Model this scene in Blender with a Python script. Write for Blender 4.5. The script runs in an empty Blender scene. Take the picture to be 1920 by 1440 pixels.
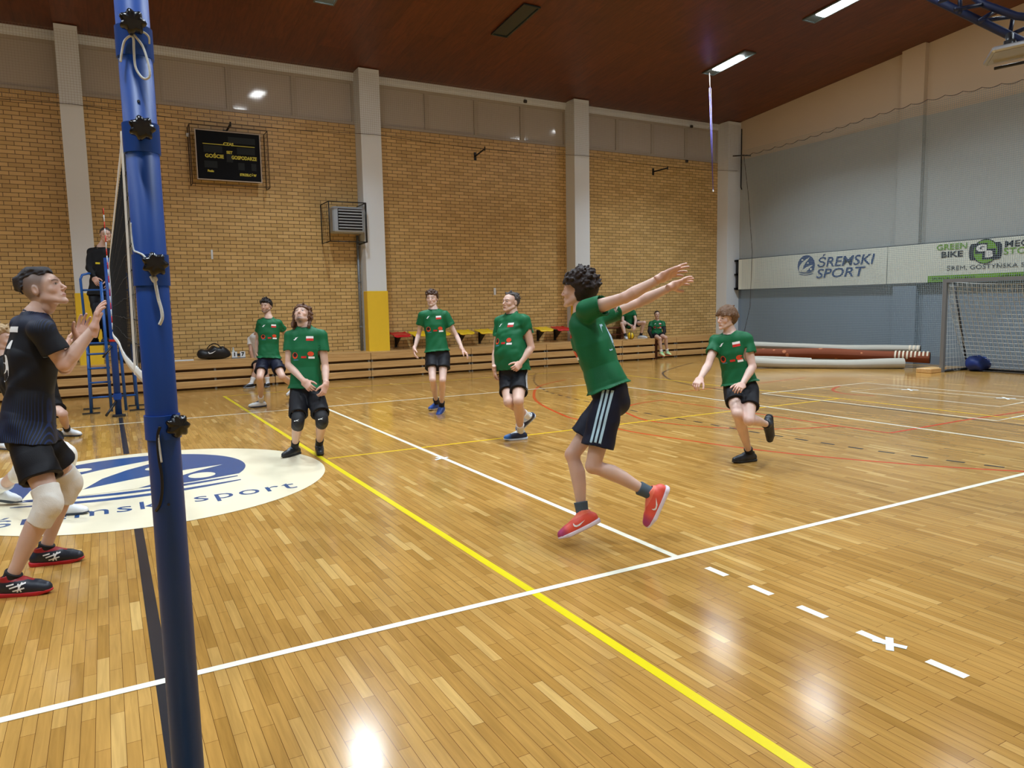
import bpy, math, random
import numpy as np
from mathutils import Vector, Matrix
from mathutils.bvhtree import BVHTree
from mathutils.geometry import tessellate_polygon
random.seed(7); RNG = np.random.default_rng(7)
SC = bpy.context.scene; COL = SC.collection
PI = math.pi

# ------------------------------------------------------------------ camera
CAM = np.array([-0.12026, -3.52105, 1.67710]); YAW, PITCH, ROLL, FPX = 0.50716, -0.107526, -0.018866, 1364.468
_f = np.array([math.sin(YAW)*math.cos(PITCH), math.cos(YAW)*math.cos(PITCH), math.sin(PITCH)])
_r = np.array([math.cos(YAW), -math.sin(YAW), 0.0]); _u = np.cross(_r, _f)
CR = _r*math.cos(ROLL)+_u*math.sin(ROLL); CU = -_r*math.sin(ROLL)+_u*math.cos(ROLL); CF = _f
cam = bpy.data.objects.new('camera', bpy.data.cameras.new('camera')); COL.objects.link(cam)
m = Matrix.Identity(4)
for i in range(3):
    m[i][0], m[i][1], m[i][2], m[i][3] = CR[i], CU[i], -CF[i], CAM[i]
cam.matrix_world = m; cam.data.sensor_width = 36; cam.data.lens = FPX/1920*36; cam.data.clip_end = 200
SC.camera = cam
# world: faint night ambience (closed hall)
W = bpy.data.worlds.new('world'); SC.world = W; W.use_nodes = True
W.node_tree.nodes['Background'].inputs[0].default_value = (0.02, 0.025, 0.04, 1)
W.node_tree.nodes['Background'].inputs[1].default_value = 1.0
SC.view_settings.view_transform = 'Standard'; SC.view_settings.look = 'None'
SC.view_settings.gamma = 1.0; SC.view_settings.exposure = -0.08; SC.view_settings.use_curve_mapping = False
try:
    SC.cycles.max_bounces = 6; SC.cycles.diffuse_bounces = 3; SC.cycles.glossy_bounces = 3
    SC.cycles.sample_clamp_indirect = 6.0
except Exception: pass
# lamp rows of the hall: (x, y) centres on the sloped ceiling; power per lamp
LAMP_XY = [(x, y) for x in (-6.0, -1.0, 4.0, 9.0, 14.0) for y in (10.4, 7.3, 4.0, 1.0, -2.2)]
LAMP_OFF = [(9.0, 10.4), (9.0, 7.3), (-1.0, 10.4), (-1.0, 7.3), (9.0, 1.0), (-1., 1.0)]
LAMP_W = 112.0; LAMP_COL = (0.76, 0.895, 1.0); LAMP_SPREAD = math.radians(119)

def ray(px, py): return CF+CR*(px-960)/FPX+CU*(720-py)/FPX
def at(px, py, D): return CAM+ray(px, py)*D
def onp(px, py, ax, v):
    d = ray(px, py); return CAM+d*((v-CAM[ax])/d[ax])
def fl(px, py, z=0.0): return onp(px, py, 2, z)
def depth(P): return float((np.asarray(P)-CAM)@CF)
HR = _r.copy(); HF = np.array([math.sin(YAW), math.cos(YAW), 0.0]); UP = np.array([0., 0., 1.])
def gv(a, b, c): # direction from (right of picture, away from camera, up)
    v = HR*a+HF*b+UP*c; return v/np.linalg.norm(v)
def nrm(v):
    v = np.asarray(v, float); return v/max(1e-9, np.linalg.norm(v))

# ------------------------------------------------------------------ materials
def srgb(r, g, b):
    f = lambda c: c/12.92 if c <= 0.04045 else ((c+0.055)/1.055)**2.4
    return (f(r/255), f(g/255), f(b/255), 1)
class NT:
    def __init__(s, name):
        s.m = bpy.data.materials.new(name); s.m.use_nodes = True; s.t = s.m.node_tree
        s.b = s.t.nodes['Principled BSDF']
    def n(s, t, **kw):
        x = s.t.nodes.new(t)
        for k, v in kw.items():
            if k.startswith('i_'): x.inputs[k[2:].replace('_', ' ')].default_value = v
            else: setattr(x, k, v)
        return x
    def l(s, a, b): s.t.links.new(a, b)
MATS = {}
def pm(name, col, rough=.5, spec=.5, metal=0., var=0., vscale=8., bump=0., bscale=60., coat=0., sub=0.):
    if name in MATS: return MATS[name]
    t = NT(name); b = t.b
    b.inputs['Base Color'].default_value = col; b.inputs['Roughness'].default_value = rough
    b.inputs['Specular IOR Level'].default_value = spec; b.inputs['Metallic'].default_value = metal
    b.inputs['Coat Weight'].default_value = coat
    tc = t.n('ShaderNodeTexCoord')
    if var > 0:
        no = t.n('ShaderNodeTexNoise'); no.inputs['Scale'].default_value = vscale; no.inputs['Detail'].default_value = 4
        t.l(tc.outputs['Object'], no.inputs['Vector'])
        mx = t.n('ShaderNodeMix', data_type='RGBA'); c = np.array(col[:3])
        mx.inputs[6].default_value = (*(c*(1-var)), 1); mx.inputs[7].default_value = (*np.minimum(c*(1+var), 1), 1)
        t.l(no.outputs['Fac'], mx.inputs[0]); t.l(mx.outputs[2], b.inputs['Base Color'])
    if bump > 0:
        n2 = t.n('ShaderNodeTexNoise'); n2.inputs['Scale'].default_value = bscale; n2.inputs['Detail'].default_value = 3
        t.l(tc.outputs['Object'], n2.inputs['Vector'])
        bp = t.n('ShaderNodeBump'); bp.inputs['Strength'].default_value = bump; bp.inputs['Distance'].default_value = .01
        t.l(n2.outputs['Fac'], bp.inputs['Height']); t.l(bp.outputs['Normal'], b.inputs['Normal'])
    MATS[name] = t.m; return t.m

def mat_floor():
    t = NT('parquet'); tc = t.n('ShaderNodeTexCoord'); sp = t.n('ShaderNodeSeparateXYZ'); cb = t.n('ShaderNodeCombineXYZ')
    t.l(tc.outputs['Object'], sp.inputs[0]); t.l(sp.outputs['Y'], cb.inputs['X']); t.l(sp.outputs['X'], cb.inputs['Y'])
    def brick(w, offs, c1, c2, mort, ms, freq=2, sq=1.):
        br = t.n('ShaderNodeTexBrick'); br.offset = offs; br.offset_frequency = freq; br.squash = sq; br.squash_frequency = 3
        br.inputs['Scale'].default_value = 1; br.inputs['Brick Width'].default_value = w; br.inputs['Row Height'].default_value = .053
        br.inputs['Mortar Size'].default_value = ms; br.inputs['Mortar Smooth'].default_value = .2; br.inputs['Bias'].default_value = 0
        br.inputs['Color1'].default_value = c1; br.inputs['Color2'].default_value = c2; br.inputs['Mortar'].default_value = mort
        t.l(cb.outputs[0], br.inputs['Vector']); return br
    b1 = brick(.43, .37, (0, 0, 0, 1), (1, 1, 1, 1), (.5, .5, .5, 1), .0)
    bm = brick(.43, .37, (1, 1, 1, 1), (1, 1, 1, 1), (.0, .0, .0, 1), .0011)
    rp = t.n('ShaderNodeValToRGB'); cr = rp.color_ramp
    cr.elements[0].position = 0; cr.elements[0].color = srgb(158, 116, 54)
    cr.elements[1].position = 1; cr.elements[1].color = srgb(206, 168, 102)
    for p, c in ((.15, (170, 126, 62)), (.5, (177, 133, 68)), (.85, (184, 141, 75)), (.95, (193, 151, 86))):
        e = cr.elements.new(p); e.color = srgb(*c)
    t.l(b1.outputs['Color'], rp.inputs[0])
    mp = t.n('ShaderNodeMapping'); mp.inputs['Scale'].default_value = (55, 3.2, 1); t.l(tc.outputs['Object'], mp.inputs[0])
    g = t.n('ShaderNodeTexNoise'); g.inputs['Scale'].default_value = 1; g.inputs['Detail'].default_value = 6; g.inputs['Distortion'].default_value = .6
    t.l(mp.outputs[0], g.inputs['Vector'])
    gr = t.n('ShaderNodeMapRange'); gr.inputs[1].default_value = .3; gr.inputs[2].default_value = .75; gr.inputs[3].default_value = 1.12; gr.inputs[4].default_value = .84
    t.l(g.outputs['Fac'], gr.inputs[0])
    big = t.n('ShaderNodeTexNoise'); big.inputs['Scale'].default_value = .8; big.inputs['Detail'].default_value = 3; t.l(tc.outputs['Object'], big.inputs['Vector'])
    br2 = t.n('ShaderNodeMapRange'); br2.inputs[1].default_value = .3; br2.inputs[2].default_value = .7; br2.inputs[3].default_value = .9; br2.inputs[4].default_value = 1.08
    t.l(big.outputs['Fac'], br2.inputs[0])
    mu = t.n('ShaderNodeMath', operation='MULTIPLY'); t.l(gr.outputs[0], mu.inputs[0]); t.l(br2.outputs[0], mu.inputs[1])
    hs = t.n('ShaderNodeHueSaturation'); hs.inputs['Saturation'].default_value = 1.0; t.l(rp.outputs[0], hs.inputs['Color']); t.l(mu.outputs[0], hs.inputs['Value'])
    mx = t.n('ShaderNodeMix', data_type='RGBA'); mx.inputs[6].default_value = srgb(96, 58, 26); t.l(bm.outputs['Color'], mx.inputs[0]); t.l(hs.outputs[0], mx.inputs[7])
    t.l(mx.outputs[2], t.b.inputs['Base Color'])
    rg = t.n('ShaderNodeMapRange'); rg.inputs[3].default_value = .10; rg.inputs[4].default_value = .20; t.l(big.outputs['Fac'], rg.inputs[0]); t.l(rg.outputs[0], t.b.inputs['Roughness'])
    t.b.inputs['Specular IOR Level'].default_value = .5
    bp = t.n('ShaderNodeBump'); bp.inputs['Strength'].default_value = .06; bp.inputs['Distance'].default_value = .002
    wv = t.n('ShaderNodeTexNoise'); wv.inputs['Scale'].default_value = 14; t.l(tc.outputs['Object'], wv.inputs['Vector']); t.l(wv.outputs['Fac'], bp.inputs['Height']); t.l(bp.outputs[0], t.b.inputs['Normal'])
    return t.m
def mat_brick():
    t = NT('yellow_brick'); tc = t.n('ShaderNodeTexCoord'); sp = t.n('ShaderNodeSeparateXYZ'); cb = t.n('ShaderNodeCombineXYZ')
    t.l(tc.outputs['Object'], sp.inputs[0]); t.l(sp.outputs['X'], cb.inputs['X']); t.l(sp.outputs['Z'], cb.inputs['Y'])
    br = t.n('ShaderNodeTexBrick'); br.offset = .5; br.inputs['Scale'].default_value = 1; br.inputs['Brick Width'].default_value = .262; br.inputs['Row Height'].default_value = .0835
    br.inputs['Mortar Size'].default_value = .0062; br.inputs['Mortar Smooth'].default_value = .15
    br.inputs['Color1'].default_value = srgb(200, 163, 100); br.inputs['Color2'].default_value = srgb(224, 188, 124); br.inputs['Mortar'].default_value = srgb(104, 78, 44)
    t.l(cb.outputs[0], br.inputs['Vector'])
    no = t.n('ShaderNodeTexNoise'); no.inputs['Scale'].default_value = 1.3; no.inputs['Detail'].default_value = 4; t.l(tc.outputs['Object'], no.inputs['Vector'])
    mr = t.n('ShaderNodeMapRange'); mr.inputs[3].default_value = .86; mr.inputs[4].default_value = 1.12; t.l(no.outputs['Fac'], mr.inputs[0])
    hs = t.n('ShaderNodeHueSaturation'); t.l(br.outputs['Color'], hs.inputs['Color']); t.l(mr.outputs[0], hs.inputs['Value']); t.l(hs.outputs[0], t.b.inputs['Base Color'])
    t.b.inputs['Roughness'].default_value = .38; t.b.inputs['Specular IOR Level'].default_value = .6
    bp = t.n('ShaderNodeBump'); bp.inputs['Strength'].default_value = .5; bp.inputs['Distance'].default_value = .006; bp.invert = True
    t.l(br.outputs['Fac'], bp.inputs['Height']); t.l(bp.outputs[0], t.b.inputs['Normal'])
    return t.m
def mat_wood(name, c1, c2, axis='X', rough=.4, board=None, seam=(.3, .3, .3, 1)):
    t = NT(name); tc = t.n('ShaderNodeTexCoord'); mp = t.n('ShaderNodeMapping')
    s = {'X': (1.2, 14, 14), 'Y': (14, 1.0, 14), 'Z': (14, 14, 1.2)}[axis]
    mp.inputs['Scale'].default_value = s; t.l(tc.outputs['Object'], mp.inputs[0])
    no = t.n('ShaderNodeTexNoise'); no.inputs['Scale'].default_value = 1; no.inputs['Detail'].default_value = 6; no.inputs['Distortion'].default_value = 1.2
    t.l(mp.outputs[0], no.inputs['Vector'])
    rp = t.n('ShaderNodeValToRGB'); rp.color_ramp.elements[0].position = .3; rp.color_ramp.elements[0].color = c1; rp.color_ramp.elements[1].position = .7; rp.color_ramp.elements[1].color = c2
    t.l(no.outputs['Fac'], rp.inputs[0]); out = rp.outputs[0]
    if board:
        sp = t.n('ShaderNodeSeparateXYZ'); cb = t.n('ShaderNodeCombineXYZ'); t.l(tc.outputs['Object'], sp.inputs[0])
        t.l(sp.outputs['Y'], cb.inputs['X']); t.l(sp.outputs['X'], cb.inputs['Y'])
        br = t.n('ShaderNodeTexBrick'); br.inputs['Scale'].default_value = 1; br.inputs['Brick Width'].default_value = board[0]; br.inputs['Row Height'].default_value = board[1]
        br.inputs['Mortar Size'].default_value = .006; br.inputs['Color1'].default_value = (.86, .86, .86, 1); br.inputs['Color2'].default_value = (1.12, 1.12, 1.12, 1); br.inputs['Mortar'].default_value = seam
        t.l(cb.outputs[0], br.inputs['Vector'])
        mx = t.n('ShaderNodeMix', data_type='RGBA', blend_type='MULTIPLY'); mx.inputs[0].default_value = 1; t.l(out, mx.inputs[6]); t.l(br.outputs['Color'], mx.inputs[7]); out = mx.outputs[2]
    t.l(out, t.b.inputs['Base Color']); t.b.inputs['Roughness'].default_value = rough
    return t.m
def mat_emit(name, col, s):
    t = NT(name); t.b.inputs['Base Color'].default_value = (.8, .8, .8, 1); t.b.inputs['Emission Color'].default_value = col; t.b.inputs['Emission Strength'].default_value = s; return t.m
def mat_attr(name, rough=.5, sub=0., bump=0.):
    t = NT(name); a = t.n('ShaderNodeAttribute', attribute_name='Col'); t.l(a.outputs['Color'], t.b.inputs['Base Color'])
    t.b.inputs['Roughness'].default_value = rough
    if sub:
        t.b.inputs['Subsurface Weight'].default_value = sub; t.b.inputs['Subsurface Radius'].default_value = (.6, .25, .12); t.b.inputs['Subsurface Scale'].default_value = .01
    return t.m

# ------------------------------------------------------------------ objects
BASE = {}
def tag(o, label=None, cat=None, group=None, kind=None):
    if label: o['label'] = label
    if cat: o['category'] = cat
    if group: o['group'] = group
    if kind: o['kind'] = kind
    return o
def thing(name, label, cat, loc, group=None, rotz=0.):
    o = bpy.data.objects.new(name, None); COL.objects.link(o); o.location = loc; o.rotation_euler = (0, 0, rotz); o.empty_display_size = .1
    BASE[o.name] = Matrix.LocRotScale(Vector(loc), Matrix.Rotation(rotz, 3, 'Z'), None).inverted()
    return tag(o, label, cat, group)
def root_of(o):
    while o.parent: o = o.parent
    return o
def link_mesh(name, me, mats, parent=None, local=False):
    o = bpy.data.objects.new(name, me); COL.objects.link(o)
    for q in (mats if isinstance(mats, (list, tuple)) else [mats]): me.materials.append(q)
    if parent is not None:
        o.parent = parent
        if not local:
            b = BASE.get(root_of(parent).name)
            if b is not None: me.transform(b)
    return o
class MB:
    def __init__(s): s.v = []; s.f = []; s.mi = []; s.m = 0; s.sm = []; s.smooth = False
    def add(s, vs, fs):
        k = len(s.v); s.v += [tuple(map(float, p)) for p in vs]
        for f in fs: s.f.append([k+i for i in f]); s.mi.append(s.m); s.sm.append(s.smooth)
        return s
    def box(s, lo, hi, M=None):
        x0, y0, z0 = lo; x1, y1, z1 = hi
        vs = [(x0, y0, z0), (x1, y0, z0), (x1, y1, z0), (x0, y1, z0), (x0, y0, z1), (x1, y0, z1), (x1, y1, z1), (x0, y1, z1)]
        if M is not None: vs = [M @ Vector(v) for v in vs]
        return s.add(vs, [(0, 3, 2, 1), (4, 5, 6, 7), (0, 1, 5, 4), (1, 2, 6, 5), (2, 3, 7, 6), (3, 0, 4, 7)])
    def bbox(s, lo, hi, b=.01, M=None): # bevelled box
        x0, y0, z0 = lo; x1, y1, z1 = hi; vs = []
        for (z, i) in ((z0, b), (z0+b, 0), (z1-b, 0), (z1, b)):
            pts = [(x0+i+b, y0+i), (x1-i-b, y0+i), (x1-i, y0+i+b), (x1-i, y1-i-b), (x1-i-b, y1-i), (x0+i+b, y1-i), (x0+i, y1-i-b), (x0+i, y0+i+b)]
            vs += [(p[0], p[1], z) for p in pts]
        if M is not None: vs = [M @ Vector(v) for v in vs]
        fs = [tuple(range(7, -1, -1)), tuple(24+i for i in range(8))]
        for r in range(3):
            for i in range(8): j = (i+1) % 8; fs.append((8*r+i, 8*r+j, 8*r+8+j, 8*r+8+i))
        return s.add(vs, fs)
    def tube(s, pts, r, n=8, cap=True, closed=False):
        pts = [np.asarray(p, float) for p in pts]; N = len(pts); rs = r if isinstance(r, (list, tuple, np.ndarray)) else [r]*N
        vs = []; prev = None
        for i, p in enumerate(pts):
            if closed: t = pts[(i+1) % N]-pts[i-1]
            else: t = pts[min(i+1, N-1)]-pts[max(i-1, 0)]
            t = nrm(t)
            if prev is None:
                a = np.array([0, 0, 1.]) if abs(t[2]) < .9 else np.array([1., 0, 0]); a = nrm(np.cross(t, a))
            else: a = nrm(prev-t*(prev@t))
            prev = a; b = np.cross(t, a)
            for k in range(n):
                w = 2*PI*(k+.5)/n; vs.append(p+(a*math.cos(w)+b*math.sin(w))*rs[i])
        fs = []
        for i in range(N if closed else N-1):
            i2 = (i+1) % N
            for k in range(n): k2 = (k+1) % n; fs.append((i*n+k, i*n+k2, i2*n+k2, i2*n+k))
        if cap and not closed: fs.append(tuple(range(n-1, -1, -1))); fs.append(tuple((N-1)*n+k for k in range(n)))
        o = s.smooth; s.smooth = n > 5; s.add(vs, fs); s.smooth = o
        return s
    def lathe(s, prof, c, ax=(0, 0, 1), n=24):
        ax = nrm(ax); a = nrm(np.cross(ax, (1, 0, 0) if abs(ax[0]) < .9 else (0, 1, 0))); b = np.cross(ax, a); vs = []; fs = []
        for i in range(len(prof)-1):
            for (r, h) in (prof[i], prof[i+1]):
                for k in range(n):
                    w = 2*PI*k/n; vs.append(np.asarray(c)+ax*h+(a*math.cos(w)+b*math.sin(w))*r)
            for k in range(n): k2 = (k+1) % n; fs.append((2*i*n+k, 2*i*n+k2, (2*i+1)*n+k2, (2*i+1)*n+k))
        fs.append(tuple(range(n-1, -1, -1))); fs.append(tuple((2*len(prof)-3)*n+k for k in range(n)))
        o = s.smooth; s.smooth = True; s.add(vs, fs); s.smooth = o; return s
    def grid(s, fn, nu, nv):
        vs = [fn(i/nu, j/nv) for j in range(nv+1) for i in range(nu+1)]
        fs = [(j*(nu+1)+i, j*(nu+1)+i+1, (j+1)*(nu+1)+i+1, (j+1)*(nu+1)+i) for j in range(nv) for i in range(nu)]
        return s.add(vs, fs)
    def poly(s, pts2, P): # triangulated flat polygon, P maps (u,v)->world
        tr = tessellate_polygon([[Vector((p[0], p[1], 0)) for p in pts2]])
        return s.add([P(*p) for p in pts2], [tuple(t) for t in tr])
    def build(s, name, mats, parent=None, label=None, local=False):
        me = bpy.data.meshes.new(name); me.from_pydata(s.v, [], s.f); me.polygons.foreach_set('material_index', s.mi); me.polygons.foreach_set('use_smooth', s.sm); me.update()
        o = link_mesh(name, me, mats, parent, local)
        if label: o['label'] = label
        return o
def struct(o): o['kind'] = 'structure'; return o
def dup(root, loc, rotz=None, label=None):
    r = root.copy(); COL.objects.link(r); r.location = loc
    if rotz is not None: r.rotation_euler = (0, 0, rotz)
    if label: r['label'] = label
    for ch in list(root.children):
        c = ch.copy(); COL.objects.link(c); c.parent = r
        for g in list(ch.children):
            d = g.copy(); COL.objects.link(d); d.parent = c
    return r
def text_mesh(txt, size=1., shear=0., bold=0., sx=1., space=1.):
    cu = bpy.data.curves.new('t', 'FONT'); cu.body = txt; cu.size = size; cu.shear = shear; cu.offset = bold; cu.space_character = space
    cu.align_x = 'CENTER'; cu.align_y = 'CENTER'; cu.resolution_u = 3
    o = bpy.data.objects.new('t', cu); COL.objects.link(o); dg = bpy.context.evaluated_depsgraph_get(); dg.update()
    me = bpy.data.meshes.new_from_object(o.evaluated_get(dg)); bpy.data.objects.remove(o)
    vs = [(v.co.x*sx, v.co.y) for v in me.vertices]; fs = [tuple(p.vertices) for p in me.polygons]; bpy.data.meshes.remove(me)
    return vs, fs
def put_text(mb, txt, P, size, shear=0., bold=0., sx=1., space=1.):
    vs, fs = text_mesh(txt, size, shear, bold, sx, space)
    mb.add([P(*v) for v in vs], fs)
# ------------------------------------------------------------------ room shell
YB = 14.2; XR = 18.0; XL = -16.0; YF = -5.6; ZT = 6.1
YM = (YB+YF)/2
def ceil_z(y): return 7.30+.09*(YB-y) if y > YM else 7.30+.09*(y-YF)
M_FLOOR = mat_floor(); M_BRICK = mat_brick()
M_WHITE = pm('white_paint', srgb(226, 232, 238), .5, .4, var=.03, vscale=2)
M_CREAM = pm('cream_wall_paint', srgb(206, 190, 166), .7, .3, var=.05, vscale=.8)
M_BLUEW = pm('blue_grey_wall_paint', srgb(128, 142, 156), .6, .3, var=.05, vscale=.8)
M_YPAD = pm('yellow_pad_vinyl', srgb(246, 204, 52), .4, .5, var=.03)
M_CEIL = mat_wood('brown_ceiling_boards', srgb(80, 40, 23), srgb(108, 56, 31), 'Y', .45, board=(2.6, .62), seam=(.55, .5, .5, 1))
M_FRAME = pm('grey_window_frame', srgb(176, 168, 156), .5)
M_PANE = pm('milky_window_pane', srgb(190, 184, 176), .07, .6)
M_BLACK = pm('black_metal', srgb(24, 24, 26), .4)
M_DGREY = pm('dark_grey_metal', srgb(60, 62, 66), .4, metal=.5)
M_ALU = pm('aluminium', srgb(176, 178, 180), .35, metal=.7)
M_STEEL = pm('galvanised_grey', srgb(130, 134, 138), .45, metal=.3)

mb = MB(); mb.add([(XL, YF, 0), (XR, YF, 0), (XR, YB, 0), (XL, YB, 0)], [(0, 1, 2, 3)])
floor = struct(mb.build('floor', M_FLOOR))
floor['label'] = 'glossy oak parquet floor of the sports hall'
mb = MB(); mb.add([(XL, YB, ceil_z(YB)), (XR, YB, ceil_z(YB)), (XR, YM, ceil_z(YM)), (XL, YM, ceil_z(YM)), (XR, YF, ceil_z(YF)), (XL, YF, ceil_z(YF))], [(0, 1, 2, 3), (3, 2, 4, 5)])
struct(mb.build('ceiling', M_CEIL))
# brick wall, window band above
mb = MB(); mb.box((XL, YB, 0), (XR, YB+.3, ZT)); struct(mb.build('wall_back', M_BRICK))
mb = MB(); mb.box((XL, YB-.02, 7.12), (XR, YB+.3, 7.5)); mb.box((XL, YB-.05, 7.2), (XR, YB-.02, 7.30)); struct(mb.build('trim_1', M_WHITE))
cols = [(-6.6, -6.2), (-.6, -.2), (5.5, 6.0), (11.6, 12.1), (17.45, 18.0), (-12.6, -12.2)]
bays = [(-12.2, -6.6), (-6.2, -.6), (-.2, 5.5), (6.0, 11.6), (12.1, 17.45)]
for k, (a, b) in enumerate(bays):
    fr = MB(); w = (b-a)/4
    fr.box((a, YB, ZT), (b, YB+.08, ZT+.07)); fr.box((a, YB, 7.05), (b, YB+.08, 7.13))
    for i in range(5):
        x = a+w*i; fr.box((max(a, x-.06), YB, ZT+.07), (min(b, x+.06), YB+.08, 7.05))
    f = struct(fr.build('window_%d' % (k+1), M_FRAME))
    for i in range(4):
        p = MB(); p.box((a+w*i+.05, YB+.035, ZT+.06), (a+w*(i+1)-.05, YB+.06, 7.07)); p.build('window_pane', M_PANE, f)
for k, (a, b) in enumerate(cols):
    c = MB(); c.box((a, YB-.45, 0), (b, YB+.05, ceil_z(YB-.4)-.02)); o = struct(c.build('trim_%d' % (k+2), M_WHITE)); o['label'] = 'white concrete pillar of the brick wall'
    if b < 17:
        p = MB(); p.bbox((a-.015, YB-.49, .5), (b+.02, YB-.2, 2.09), .012); p.build('protective_pad', M_YPAD, o)
# right wall
mb = MB(); mb.box((XR, YF, 0), (XR+.3, YB+.3, ceil_z(YM)+.1)); 
struct(mb.build('wall_right', M_CREAM))
mb = MB(); mb.box((XR-.012, YF, 0), (XR, YB-.45, 2.35)); mb.box((XR-.165, 7.69, 0), (XR-.012, 8.31, 2.35)); struct(mb.build('trim_9', M_BLUEW)); MP_ = MB(); MP_.box((XR-.006, YF, 2.35), (XR, YB-.45, 6.16)); MP_.box((XR-.156, 7.695, 2.35), (XR-.006, 8.305, 6.16)); struct(MP_.build('trim_11', pm('wall_net_tint', srgb(178, 180, 176), .7, .3, var=.04)))['label'] = 'middle part of the end wall, coloured pale grey for the tint of the net'; bpy.data.objects['trim_9']['label'] = 'blue grey painted lower part of the end wall'  # greying by the hung safety net is put into the middle wall colour
c = MB(); c.box((XR-.15, 7.7, 0), (XR, 8.3, ceil_z(8.0)+.02)); struct(c.build('trim_10', M_CREAM))['label'] = 'shallow pilaster on the end wall'
mb = MB(); mb.box((XL-.3, YF, 0), (XL, YB+.3, 8.4)); struct(mb.build('wall_left', M_CREAM))
mb = MB(); mb.box((XL, YF-.3, 0), (XR, YF, 8.4)); struct(mb.build('wall_front', M_CREAM))

# ------------------------------------------------------------------ floor markings (paint, children of the floor)
def paint(name, col): return pm(name, srgb(*col), .22, .5, var=.05, vscale=5)
P_WHITE = paint('white_line_paint', (240, 236, 216)); P_YEL = paint('yellow_line_paint', (226, 206, 28)); P_BLK = paint('black_line_paint', (44, 44, 48))
P_RED = paint('red_line_paint', (196, 66, 28)); P_CREAM = paint('cream_logo_paint', (242, 230, 200)); P_BLUE = paint('blue_logo_paint', (46, 82, 134)); P_TAPE = pm('white_tape', srgb(226, 236, 244), .5)
P_YEL2 = paint('dull_yellow_line_paint', (232, 190, 40))
def ribbon(name, pts, w, mat, z=.001, parent=None, dashes=None):
    pts = [np.array([p[0], p[1]], float) for p in pts]; m_ = MB()
    def strip(ps):
        L = []; 
        for i, p in enumerate(ps):
            t = ps[min(i+1, len(ps)-1)]-ps[max(i-1, 0)]; t = t/max(1e-9, np.linalg.norm(t)); n = np.array([-t[1], t[0]])*w/2
            L.append((p[0]+n[0], p[1]+n[1], z)); L.append((p[0]-n[0], p[1]-n[1], z))
        m_.add(L, [(2*i, 2*i+1, 2*i+3, 2*i+2) for i in range(len(ps)-1)])
    if dashes:
        on, off = dashes; seg = []; 
        d = np.r_[0, np.cumsum([np.linalg.norm(pts[i+1]-pts[i]) for i in range(len(pts)-1)])]
        f = lambda s: np.array([np.interp(s, d, [p[0] for p in pts]), np.interp(s, d, [p[1] for p in pts])])
        s = 0
        while s < d[-1]: strip([f(s), f(min(s+on/2, d[-1])), f(min(s+on, d[-1]))]); s += on+off
    else: strip(pts)
    return m_.build(name, mat, floor)
def smooth(pts, n=6):
    pts = [np.array(p[:2], float) for p in pts]; out = []
    for i in range(len(pts)-1):
        p0 = pts[max(i-1, 0)]; p1 = pts[i]; p2 = pts[i+1]; p3 = pts[min(i+2, len(pts)-1)]
        for k in range(n):
            t = k/n; out.append(.5*((2*p1)+(-p0+p2)*t+(2*p0-5*p1+4*p2-p3)*t*t+(-p0+3*p1-3*p2+p3)*t**3))
    out.append(pts[-1]); return out
F = lambda *a: [fl(*p)[:2] for p in a]
ribbon('white_sideline', [(-9, 0.03), (9.0, 0.03), (10.4, .03)], .05, P_WHITE, .0020)
ribbon('white_attack_line', [(3.08, 0.02), (3.06, 8.9)], .05, P_WHITE, .0016)
ribbon('white_far_sideline', [(-9, 8.93), (9, 8.93)], .05, P_WHITE, .0014)
ribbon('white_end_line', [(8.97, 0), (8.97, 8.95)], .05, P_WHITE, .0018)
ribbon('black_centre_line', [(0.0, -6), (0.0, 2.8)], .062, P_BLK, .0008); ribbon('black_centre_line', [(0.0, 6.2), (0.0, 9.7)], .062, P_BLK, .0008)
for a, b in (((1323, 1068), (1365, 1082)), ((1407, 1102), (1454, 1117)), ((1502, 1140), (1558, 1160)), ((1616, 1187), (1672, 1209)), ((1748, 1242), (1825, 1272))):
    p, q = fl(*a), fl(*b); ribbon('white_attack_line_dash', [(3.11, p[1]+.02), (3.11, q[1]+.02)], .05, P_WHITE, .0016)
c0 = fl(1668, 1208)
for ang in (.6, 2.0):
    d = np.array([math.cos(ang), math.sin(ang)])*.075; ribbon('tape_cross_strip', [c0[:2]-d, c0[:2]+d], .035, P_TAPE, .0024+.0004*ang)
c1 = fl(828, 860)
for ang in (.3, 1.9):
    d = np.array([math.cos(ang), math.sin(ang)])*.09; ribbon('tape_cross_strip', [c1[:2]-d, c1[:2]+d], .03, P_TAPE, .0024+.0004*ang)
ribbon('yellow_court_line', [(1.97, -6), (1.97, 0.), (1.84, 11.75)], .055, P_YEL, .0012)
ya = fl(615, 860); yb_ = fl(1574, 747)
ribbon('yellow_court_line', [ya[:2], yb_[:2]], .05, P_YEL2, .0011)
ribbon('yellow_court_line', [(1.84, 11.72)]+F((535, 734), (805, 716), (1060, 697), (1110, 694)), .05, P_YEL2, .0010)
ribbon('yellow_court_line', F((1110, 694), (1168, 703), (1364, 725), (1574, 747), (1920, 787), (2150, 815)), .05, P_YEL2, .0010)
ribbon('red_three_point_line', smooth(F((1275, 735), (1200, 741), (1150, 746), (1060, 712), (1012, 724), (1001, 742), (1014, 758), (1060, 780), (1086, 787), (1172, 807), (1265, 822), (1416, 843), (1570, 859), (1740, 873), (1920, 884), (2100, 890))[3:]), .05, P_RED, .0007)
ribbon('red_free_throw_circle', smooth(F((1242, 750), (1190, 758), (1168, 768), (1181, 777), (1217, 789), (1305, 799), (1378, 803), (1484, 804), (1570, 799))), .05, P_RED, .0007)
ribbon('red_free_throw_line', F((1242, 750), (1370, 768), (1574, 799), (1668, 812)), .05, P_RED, .0006)
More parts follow.
